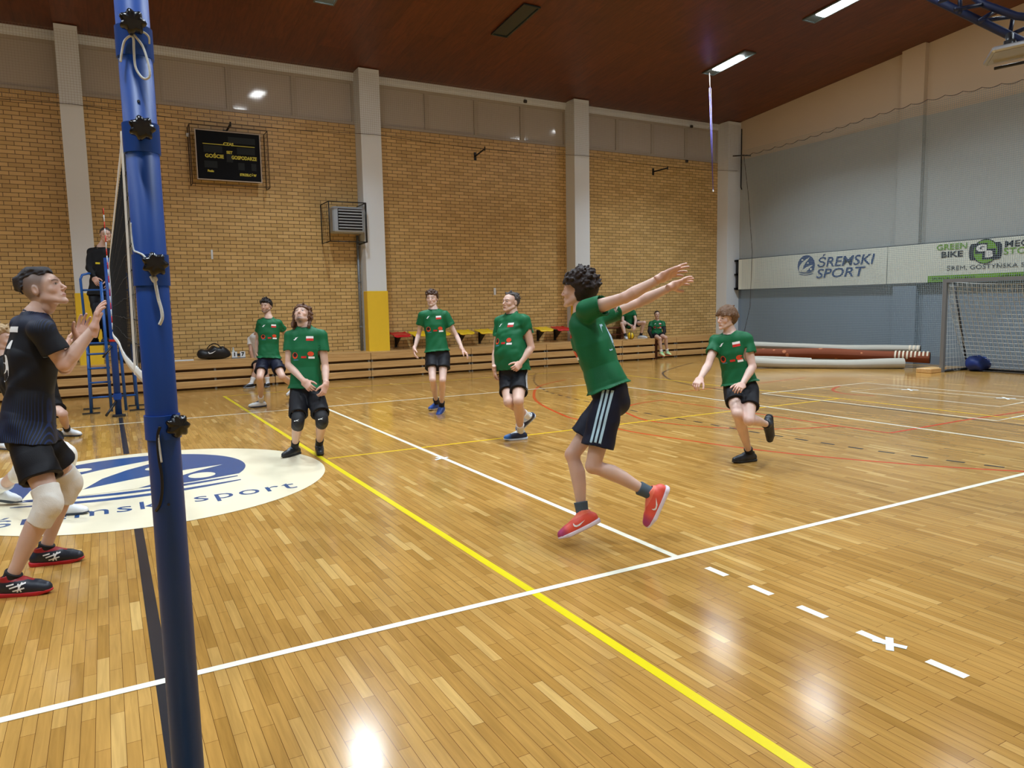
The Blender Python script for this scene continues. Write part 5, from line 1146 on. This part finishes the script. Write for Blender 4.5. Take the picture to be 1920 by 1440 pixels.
def team_print(G, k=1., flip=1):
    """white tick mark, national flag and sponsor marks on the front of a green shirt"""
    s = G['s']; o, bv = G['shirt'], G['bv']; up, fw, lat = G['up'], G['fwd'], G['lat']; P = lambda a, b: G['pel']+(G['neck']-G['pel'])*b-lat*a*s
    def D_(nm, geo, a, b, mat, off=.0022): decal(o, bv, nm, [(x*s*k, y*s*k) for x, y in geo[0]], geo[1], P(a, b), fw, up, mat, off)
    D_('tick_mark', JOMA, -.075, .80, M_PW); D_('flag_patch', rect(.074, .024, 5, 2, 0, .012), .078, .80, M_PW); D_('flag_patch_red', rect(.074, .026, 5, 2, 0, -.013), .078, .80, M_PR)
    D_('sponsor_ring', disc(.033, .036), -.085, .53, M_PO); D_('sponsor_ring_centre', disc(.022, .024), -.083, .54, M_PB, .0035); D_('sponsor_bar', rect(.06, .012, 5, 1), -.075, .46, M_PT)
    D_('sponsor_script', rect(.055, .022, 4, 2), .015, .50, M_PR); D_('sponsor_spot', disc(.032, .026), .088, .55, M_PO); D_('sponsor_strip', rect(.062, .022, 5, 2), .095, .49, M_PW)
# ------------------------------------------------------------------ the people of the photograph
W_PAD = pm('white_pad_knit', srgb(222, 216, 206), .8, var=.05, bump=.2, bscale=150); B_PAD = pm('black_pad_knit', srgb(16, 16, 20), .7); SK_W = pm('white_sock', srgb(232, 232, 232), .8); SK_B = pm('black_sock', srgb(20, 20, 26), .8); SK_G = pm('grey_sock', srgb(70, 84, 96), .8)
def mat_stripes():
    t = NT('dark_jersey_blue_stripes'); tc = t.n('ShaderNodeTexCoord'); sp = t.n('ShaderNodeSeparateXYZ'); t.l(tc.outputs['Object'], sp.inputs[0])
    ad = t.n('ShaderNodeMath', operation='MULTIPLY_ADD'); ad.inputs[1].default_value = -.556; t.l(sp.outputs['Y'], ad.inputs[0]); t.l(sp.outputs['X'], ad.inputs[2])
    mu = t.n('ShaderNodeMath', operation='MULTIPLY'); mu.inputs[1].default_value = 420; t.l(ad.outputs[0], mu.inputs[0]); sn = t.n('ShaderNodeMath', operation='SINE'); t.l(mu.outputs[0], sn.inputs[0])
    st = t.n('ShaderNodeMapRange'); st.inputs[1].default_value = .35; st.inputs[2].default_value = .75; t.l(sn.outputs[0], st.inputs[0])
    z1 = t.n('ShaderNodeMapRange'); z1.inputs[1].default_value = 1.22; z1.inputs[2].default_value = .98; t.l(sp.outputs['Z'], z1.inputs[0])
    z2 = t.n('ShaderNodeMapRange'); z2.inputs[1].default_value = 1.57; z2.inputs[2].default_value = 1.66; t.l(sp.outputs['Z'], z2.inputs[0])
    mx = t.n('ShaderNodeMath', operation='MAXIMUM'); t.l(z1.outputs[0], mx.inputs[0]); t.l(z2.outputs[0], mx.inputs[1]); m2 = t.n('ShaderNodeMath', operation='MULTIPLY'); t.l(mx.outputs[0], m2.inputs[0]); t.l(st.outputs[0], m2.inputs[1])
    mc = t.n('ShaderNodeMix', data_type='RGBA'); mc.inputs[6].default_value = srgb(16, 18, 26); mc.inputs[7].default_value = srgb(20, 42, 88); t.l(m2.outputs[0], mc.inputs[0]); t.l(mc.outputs[2], t.b.inputs['Base Color']); t.b.inputs['Roughness'].default_value = .6; t.b.inputs['Specular IOR Level'].default_value = .3
    return t.m
M_JER = mat_stripes(); M_BSH = cloth('plain_black_shirt', (20, 20, 24)); M_WSH = cloth('white_tshirt', (232, 230, 228))
c_ = lambda r, g, b: srgb(r, g, b)[:3]
def fpx(px, py, z): return onp(px, py, 2, z)

# near left player in the dark jersey
G1 = person('player in black striped jersey with white knee pads looking up beside the near blue post', 4.55, dict(
    pel=(52, 800, 0), neck=(66, 592, .0), head=(84, 543, .0), RS=(80, 622, -.19), LS=(44, 612, .17), RE=(120, 684, -.13), RW=(176, 616, -.04), RF=(187, 556, -.03),
    LE=(122, 690, .16), LW=(151, 640, .26), LF=(165, 574, .30), RK=(94, 942, '-'), LK=(132, 903, '+'), RA=(22, 1116, 'f', 0), LA=(86, 1058, 'f', 0), RT=(.97, .15, 0), LT=(.93, .30, 0), hl=(.45, -.89, 0)),
    s=1.09, h=.0045, skin=S_LIGHT, hair='slick', haircol=(48, 44, 46), look=(.93, .10, .36), lookup=(-.36, 0, .93), face=dict(fade=.8, hair=c_(60, 50, 44), jaw=.98, nose=1.1), shirt=M_JER, shorts=M_SHORT, hem=.66, sleeve=.62, kneepad=W_PAD, sock=(SK_B, .10),
    shoes=dict(cols=[c_(22, 28, 42), c_(190, 26, 34), c_(30, 34, 46), c_(150, 24, 30)], s=1.04), hands=dict(R=dict(palm=(.75, .6, .1), curl=.2, spread=.04), L=dict(palm=(.75, -.5, .2), curl=.2)), slim=.98, shirt_drop=.08, flare=1.04)
for sd in 'RL':
    up_o, W2, fd, upv = G1['shoe'+sd]; bv = bvh_of(up_o); side = np.cross(fd, upv)
    lines = [((-.045, .005), (.040, .030)), ((-.030, -.014), (.035, .002)), ((-.005, -.022), (.022, .034)), ((.016, -.022), (.002, .030)), ((-.06, .022), (-.02, .030))]
    vs, fs = [], []
    for (a, b) in lines:
        a, b = np.array(a), np.array(b); n_ = nrm(np.array([-(b-a)[1], (b-a)[0]]))*.0042
        for i in range(7):
            p = a+(b-a)*i/6; vs += [tuple(p+n_), tuple(p-n_)]
        k = len(vs)-14; fs += [(k+2*i, k+2*i+1, k+2*i+3, k+2*i+2) for i in range(6)]
    d_ = side if side@(CAM-W2((0, .05, .05))) > 0 else -side
    decal(up_o, bv, 'shoe_stripes', vs, fs, W2((0, .055, .052)), d_, upv, M_PW)
    if sd in 'RL':
        kp = G1['pad'+sd]
vs, fs = text_mesh('5', .34, 0, .012); decal(G1['shirt'], G1['bv'], 'jersey_number', vs, fs, G1['pel']+(G1['neck']-G1['pel'])*.56, -G1['fwd'], G1['up'], M_PW)
vs, fs = rect(.20, .035, 10, 2); decal(G1['shirt'], G1['bv'], 'jersey_name_bar', vs, fs, G1['pel']+(G1['neck']-G1['pel'])*.86, -G1['fwd'], G1['up'], M_PW)
for dx in (0, .022): vs, fs = rect(.006, .06, 1, 4); decal(G1['shirt'], G1['bv'], 'side_slash', [(a+dx+b*.5, b) for a, b in vs], fs, G1['pel']+(G1['neck']-G1['pel'])*.50+G1['fwd']*.08, nrm(G1['lat']+G1['fwd']*.9), G1['up'], M_PW)

# second player, mostly hidden
person('fair-haired player mostly hidden behind the near black-jersey player, white knee pads and shoes', 5.95, dict(
    pel=(62, 790, .1), neck=(14, 672, .05), head=(2, 638, .05), RS=(28, 700, -.12), LS=(-2, 696, .2), RE=(82, 712, '+'), RW=(124, 648, '+'), RF=(137, 612, .3), LE=(40, 730, '+'), LW=(70, 700, '+'), LF=(85, 680, .5),
    RK=(128, 852, '-'), LK=(40, 886, '-'), RA=(116, 966, 'f', 0), LA=(-2, 948, 'f', .05), RT=(.98, .15, 0), LT=(.95, .1, -.2), hl=(.4, -.9, 0)), s=1.0, h=.006, skin=S_LIGHT, hair='short', haircol=(168, 140, 104), look=(.95, .2, .15), shirt=M_BSH, shorts=M_SHORT, hem=.55,
    kneepad=W_PAD, sock=(SK_W, .40), shoes=dict(cols=[c_(226, 228, 230), c_(60, 66, 76), c_(236, 236, 236), c_(214, 216, 220)]), hands=dict(R=dict(palm=(.6, .6, .2), curl=.3), L=dict(curl=.3)))
# third player
person('player in black shorts lunging behind, only shorts leg and white shoes showing', 9.55, dict(
    pel=(92, 752, 0), neck=(80, 672, 0), head=(80, 648, 0), RS=(92, 682, -.15), LS=(70, 682, .15), RE=(98, 712, '+'), RW=(104, 735, '+'), LE=(70, 712, '+'), LW=(84, 735, '+'),
    RK=(118, 776, '-'), LK=(48, 792, '-'), RA=(127, 818, 'f', 0), LA=(4, 842, 'f', 0), RT=(.98, -.1, 0), LT=(.9, -.4, 0), hl=(.3, -.95, 0)), s=1.0, h=.008, skin=S_LIGHT, hair='short', look=(.9, -.2, .1), shirt=M_BSH, shorts=M_SHORT, hem=.66, sock=(SK_B, .2),
    shoes=dict(cols=[c_(226, 228, 230), c_(70, 76, 86), c_(236, 236, 236), c_(214, 216, 220)]))
# referee
zf = zpl+.088*1.05; Pf = np.array([-.12, 10.9, 0]); Dr = depth(np.array([-.15, 10.9, 2.2]))
G4 = person('referee in long-sleeved black shirt standing on the blue stand behind the net', Dr, dict(
    pel=(189, 548, 0), neck=(190, 464, 0), head=(198, 440, -.02), RS=(172, 473, 0), LS=(207, 474, .04), RE=(168, 502, '-'), RW=(177, 522, '-'), RF=(184, 533, -.28), LE=(213, 505, '-'), LW=(206, 527, '-'),
    RK=(184, 592, '-'), LK=(196, 592, '-'), RA=np.array([-.30, 10.86, zf]), LA=np.array([-.10, 10.9, zf]), RT=(-.2, -1, 0), LT=(.2, -1, 0)), s=1.05, h=.0085, skin=S_LIGHT, hair='crop', haircol=(70, 62, 56), look=(.5, -.85, -.05), shirt=M_BSH, shorts=M_SHORT, longpants=True, long_sleeve=True,
    shoes=dict(cols=[c_(20, 20, 24), c_(16, 16, 18), c_(24, 24, 26), c_(30, 30, 30)]), shirt_drop=.06)
vs, fs = rect(.07, .03, 3, 2); decal(G4['shirt'], G4['bv'], 'badge', vs, fs, G4['pel']+(G4['neck']-G4['pel'])*.62, G4['fwd'], G4['up'], pm('badge_yellow', srgb(230, 210, 40), .5))

# green team ------------------------------------------------------------------
G5 = person('green-shirted player lunging at the back beside the black bag, white shoe forward', 12.3, dict(
    pel=(504, 672, 0), neck=(504, 597, 0), head=(499, 574, 0), RS=(489, 607, -.02), LS=(521, 607, .06), RE=(483, 637, '+'), RW=(482, 664, '-'), RF=(481, 680, -.1), LE=(539, 630, '+'), LW=(550, 652, '+'),
    RK=(487, 708, '-'), LK=(529, 706, '-'), RA=(490, 763, 'f', 0), LA=(556, 748, 'f', .12), RT=(-.8, -.55, 0), LT=(-.6, -.5, -.5)), s=1.03, h=.0085, skin=S_LIGHT, hair='short', haircol=(34, 26, 24), look=(-.15, -.95, .05), face=dict(beard=.6, beard_kind='full'), shirt=M_GREEN, shorts=M_NAVYS, hem=.66,
    sock=(SK_W, .24), shoes=dict(cols=[c_(226, 228, 230), c_(44, 50, 70), c_(230, 230, 230), c_(60, 60, 74)]), shirt_drop=.0); team_print(G5)
pS = onp(487, 671, 1, 13.55); Ds = depth(pS)
person('seated person in white t-shirt on the platform behind the lunging green player', Ds, dict(
    pel=pS, neck=(482, 626, -.22), head=(492, 608, -.34), RS=(470, 636, -.12), LS=(496, 634, -.22), RE=(470, 658, '-'), RW=(475, 680, '-'), LE=(500, 658, '-'), LW=(492, 680, '-'), RK=(480, 694, -.50), LK=(499, 694, -.50),
    RA=onp(471, 722, 1, 12.98)*[1, 1, 0]+[0, 0, .09], LA=onp(502, 720, 1, 12.92)*[1, 1, 0]+[0, 0, .09], RT=(-.5, -.8, 0), LT=(.1, -1, 0)), s=.98, h=.0095, skin=S_TAN, hair='short', look=(.2, -.8, -.5), lookup=(.1, -.5, .8), shirt=M_WSH, shorts=M_SHORT, hem=.6, sock=(SK_W, .45),
    shoes=dict(cols=[c_(24, 26, 32), c_(170, 172, 176), c_(24, 26, 32), c_(200, 200, 204)]), seated=True)
G7 = person('green-shirted player with brown shoulder-length curls and black knee pads looking up', 8.12, dict(
    pel=(574, 728, 0), neck=(572, 613, 0), head=(566, 591, -.02), RS=(545, 632, .0), LS=(602, 630, .0), RE=(541, 684, -.04), RW=(571, 716, -.22), RF=(587, 734, -.28), LE=(610, 688, -.02), LW=(611, 722, -.19), LF=(604, 745, -.24),
    RK=(559, 790, '-'), LK=(604, 787, '-'), RA=(553, 853, 'f', 0), LA=(599, 849, 'f', 0), RT=(-.38, -.92, 0), LT=(.32, -.95, 0)), s=1.0, h=.0062, skin=S_LIGHT, hair='curly', haircol=(92, 62, 44), look=(-.02, -.80, .60), lookup=(0, .60, .80), face=dict(beard=.8, beard_kind='chin', brow=c_(50, 34, 26), hair=c_(56, 38, 30)), shirt=M_GREEN, shorts=M_SHORT, hem=.80,
    kneepad=B_PAD, sock=(SK_B, .24), shoes=dict(cols=[c_(34, 38, 44), c_(28, 30, 34), c_(30, 34, 40), c_(120, 124, 130)]), shirt_drop=.0, hands=dict(R=dict(palm=(.3, .6, -.4), curl=.55), L=dict(palm=(-.6, .4, 0), curl=.5))); team_print(G7)
for sd in 'RL':
    kp = G7['pad'+sd]; K_ = G7['LG'][sd][1]; bv = bvh_of(kp); g_ = polyg([(-.028, -.004), (.0, .002), (.028, .010), (.010, -.001), (.026, -.010), (-.004, -.006), (-.026, -.014)]); decal(kp, bv, 'pad_mark', g_[0], g_[1], K_+np.array([0, 0, .02]), gv(0, -1, 0), UP, M_PW)
G8 = person('tall thin green-shirted player with arms hanging wide and blue shoes', 11.28, dict(
    pel=(820, 662, 0), neck=(812, 580, 0), head=(810, 560, 0), RS=(793, 592, 0), LS=(835, 592, 0), RE=(785, 627, '+'), RW=(777, 655, '-'), RF=(778, 673, -.1), LE=(856, 630, '+'), LW=(867, 655, '-'), LF=(881, 669, -.12),
    RK=(811, 712, '-'), LK=(830, 713, '-'), RA=(819, 767, 'f', 0), LA=(828, 774, 'f', 0), RT=(-.45, -.9, 0), LT=(-.2, -.95, -.2)), s=1.06, h=.0078, skin=S_PALE, hair='short', haircol=(74, 52, 40), look=(-.15, -.97, .05), shirt=M_GREEN, shorts=M_SHORT, hem=.54, slim=.86, wide=.95, sock=(SK_B, .2),
    shoes=dict(cols=[c_(30, 60, 130), c_(190, 170, 140), c_(40, 84, 170), c_(60, 90, 150)]), shirt_drop=-.02); team_print(G8)
G9 = person('heavy older green-shirted player striding left in three-striped black shorts', 8.92, dict(
    pel=(962, 702, 0), neck=(960, 588, .02), head=(957, 567, 0), RS=(938, 604, .14), LS=(984, 602, -.12), RE=(930, 660, '+'), RW=(927, 692, '-'), RF=(928, 716, .1), LE=(996, 652, '-'), LW=(974, 683, '-'), LF=(957, 702, -.4),
    LK=(972, 752, '-'), RK=(954, 754, '-'), LA=(976, 824, 'f', 0), RA=(990, 781, .24), LT=(-.92, -.35, 0), RT=(-.72, -.2, -.62), hl=(-.8, .58, 0)), s=1.05, h=.0066, skin=S_LIGHT, hair='receding', haircol=(70, 64, 62), look=(-.72, -.66, .12), face=dict(jaw=1.15, nose=1.15), neckscale=1.15, shirt=M_GREEN, shorts=M_SHORT, hem=.63, slim=1.08, wide=1.10, belly=.085,
    sock=(SK_W, .26), shoes=dict(cols=[c_(28, 40, 70), c_(200, 210, 226), c_(40, 110, 190), c_(214, 220, 226)]), shirt_drop=-.045, hands=dict(L=dict(palm=(-.6, .5, -.3), curl=.9), R=dict(curl=.5))); team_print(G9)
G10 = person('running green-shirted player with both arms swung back and orange shoes', 5.10, dict(
    pel=(1144, 736, .0), neck=(1092, 590, .02), head=(1083, 545, .03), RS=(1128, 594, .18), LS=(1101, 582, -.17), LE=(1172, 558, '-'), LW=(1242, 520, '-'), LF=(1292, 498, -.4), RE=(1199, 566, '+'), RW=(1262, 536, '-'), RF=(1312, 514, .2),
    RK=(1073, 852, '-'), LK=(1112, 874, '-'), RA=(1093, 966, .0), LA=(1222, 926, -.10), RT=(-.90, -.1, -.40), LT=(-.42, -.1, -.88), hl=(.34, .94, 0)), s=1.05, h=.005, skin=S_LIGHT, hair='tousled', haircol=(44, 32, 28), look=(-.90, .38, .06), shirt=M_GREEN, shorts=M_NAVYS, hem=.72, sleeve=.45, slim=.92,
    sock=(SK_G, .22), shoes=dict(cols=[c_(226, 84, 66), c_(226, 214, 226), c_(172, 60, 110), c_(240, 120, 96)], s=1.05), shirt_drop=-.03, hands=dict(L=dict(palm=(-.2, -.5, -.6), curl=.12, spread=.16), R=dict(palm=(-.2, -.5, -.6), curl=.12, spread=.18)), flare=1.05); team_print(G10)
vs, fs = text_mesh('10', .25, 0, .012); decal(G10['shirt'], G10['bv'], 'jersey_number', vs, fs, G10['pel']+(G10['neck']-G10['pel'])*.62, -G10['fwd'], G10['up'], M_PG)
def shorts_side(G, sd, n, w, gap, mat, t0=-.02, t1=.70, fo=0.):
    H_, K_, A_ = G['LG'][sd]; d = G['hl']*(1 if sd == 'R' else -1); d = nrm(d+G['fwd']*fo); bv = bvh_of(G['shorts']); ax = nrm(H_-K_); L = np.linalg.norm(K_-H_)
    for i in range(n):
        g_ = rect(w, L*(t1-t0), 1, 14, (i-(n-1)/2)*gap, 0); decal(G['shorts'], bv, 'side_stripe', g_[0], g_[1], H_+(K_-H_)*(t0+t1)/2, d, ax, mat)
shorts_side(G10, 'L', 3, .017, .030, M_PG, -.14, .71); shorts_side(G9, 'L', 3, .010, .020, M_PW, -.16, .66)
for sd in 'RL':
    up_o, W2, fd, upv = G10['shoe'+sd]; bv = bvh_of(up_o); side = np.cross(fd, upv); d_ = side if side@(CAM-W2((0, .05, .05))) > 0 else -side
    pts = [(.5, -.10), (.40, .06), (.28, .12), (.1, .08), (-.5, -.20), (.0, .18), (.28, .26), (.44, .22), (.53, .08)]; sg = 1 if np.cross(upv, d_)@fd > 0 else -1
    g_ = polyg([(-a*.085*sg*-1, -b*.085+.0) for a, b in pts]); decal(up_o, bv, 'swoosh_mark', g_[0], g_[1], W2((0, .045, .055)), d_, upv, M_PW)
G11 = person('green-shirted player running in at the right in all black shoes', 7.42, dict(
    pel=(1388, 724, 0), neck=(1369, 625, 0), head=(1362, 597, -.02), RS=(1343, 641, .08), LS=(1399, 637, -.10), RE=(1328, 684, '-'), RW=(1312, 711, '-'), RF=(1299, 728, -.3), LE=(1411, 688, '-'), LW=(1391, 722, '-'), LF=(1374, 736, -.5),
    RK=(1383, 776, '-'), LK=(1404, 788, '-'), RA=(1405, 865, 'f', 0), LA=(1439, 796, .18), RT=(-.9, -.38, 0), LT=(.12, .1, -.98), hl=(-.8, .55, 0)), s=.98, h=.0058, skin=S_PALE, hair='bowl', haircol=(104, 76, 54), look=(-.88, -.45, .0), shirt=M_GREEN, shorts=M_SHORT, hem=.58, sock=(SK_B, .12),
    shoes=dict(cols=[c_(34, 38, 44), c_(24, 26, 30), c_(34, 38, 44), c_(44, 48, 54)], s=1.08), shirt_drop=-.03, hands=dict(L=dict(palm=(-.3, .3, -.8), curl=.6), R=dict(palm=(.3, .5, -.5), curl=.6)), flare=.96); team_print(G11)
# seated substitutes
p12 = onp(1180, 612, 1, 13.86); p12[2] = max(p12[2], 1.08); D12 = depth(p12)
person('seated player in green with knees apart on the dark bench, ball between the feet', D12, dict(
    pel=p12, neck=(1177, 580, -.12), head=(1177, 567, -.16), RS=(1167, 586, -.1), LS=(1188, 586, -.1), RE=(1168, 602, '-'), RW=(1184, 611, '-'), LE=(1192, 600, '-'), LW=(1190, 612, '-'), RK=(1166, 607, -.42), LK=(1208, 605, -.36),
    RA=onp(1173, 633, 1, 13.50)*[1, 1, 0]+[0, 0, .714], LA=onp(1201, 633, 1, 13.50)*[1, 1, 0]+[0, 0, .714], RT=(0, -1, 0), LT=(.9, -.5, 0)), s=1.0, h=.010, skin=S_PALE, hair='short', look=(-.1, -1, 0), shirt=M_GREEN, shorts=M_SHORT, hem=.55, sock=(SK_B, .22), shoes=dict(cols=[c_(200, 204, 210), c_(220, 220, 220), c_(214, 216, 220), c_(60, 66, 80)]), seated=True)
p13 = onp(1231, 634, 1, 13.52); p13[2] = .73; D13 = depth(p13)
G13 = person('seated player in green over black long sleeves at the end of the platform', D13, dict(
    pel=p13, neck=(1232, 602, -.04), head=(1232, 590, -.08), RS=(1221, 606, -.02), LS=(1243, 606, -.02), RE=(1217, 621, '-'), RW=(1223, 635, '-'), LE=(1246, 621, '-'), LW=(1242, 634, '-'), RK=(1237, 635, -.42), LK=(1248, 633, -.42),
    RA=onp(1240, 661, 1, 13.12), LA=onp(1251, 660, 1, 13.12), RT=(.3, -.9, -.2), LT=(.4, -.9, -.1)), s=.98, h=.010, skin=S_LIGHT, hair='crop', haircol=(50, 38, 34), look=(0, -1, .02), shirt=M_GREEN, shorts=M_SHORT, hem=.5, sock=(SK_W, .22), shoes=dict(cols=[c_(214, 232, 190), c_(230, 90, 90), c_(210, 220, 150), c_(120, 200, 130)]), seated=True)
for sd in 'RL':
    S_, E_, W_ = G13['J2'][sd]; m_ = MB(); m_.tube([S_+(E_-S_)*.5, E_, W_], [.058, .052, .042], 10); m_.build('undershirt_sleeve', SK_B, G13['root'])
team_print(G13)
# ball
bc = onp(1183, 634, 1, 13.45); bc[2] = .626+.105; t = thing('volleyball', 'yellow volleyball on the platform between the feet of the seated player', 'ball', (bc[0], bc[1], .626)); m_ = MB(); m_.smooth = True
m_.grid(lambda u, v: (bc[0]+.105*math.cos(2*PI*u)*math.sin(PI*v), bc[1]+.105*math.sin(2*PI*u)*math.sin(PI*v), bc[2]-.105*math.cos(PI*v)), 24, 14); m_.build('ball_panels', pm('ball_yellow', srgb(240, 200, 30), .4), t)
m_ = MB(); 
for k in range(2): m_.tube([bc+.106*np.array([math.cos(a)*math.cos(.9+k), math.cos(a)*math.sin(.9+k), math.sin(a)]) for a in np.linspace(0, 2*PI, 25)[:-1]], .012, 5, closed=True)
m_.build('ball_band', pm('ball_navy', srgb(24, 30, 60), .4), t)
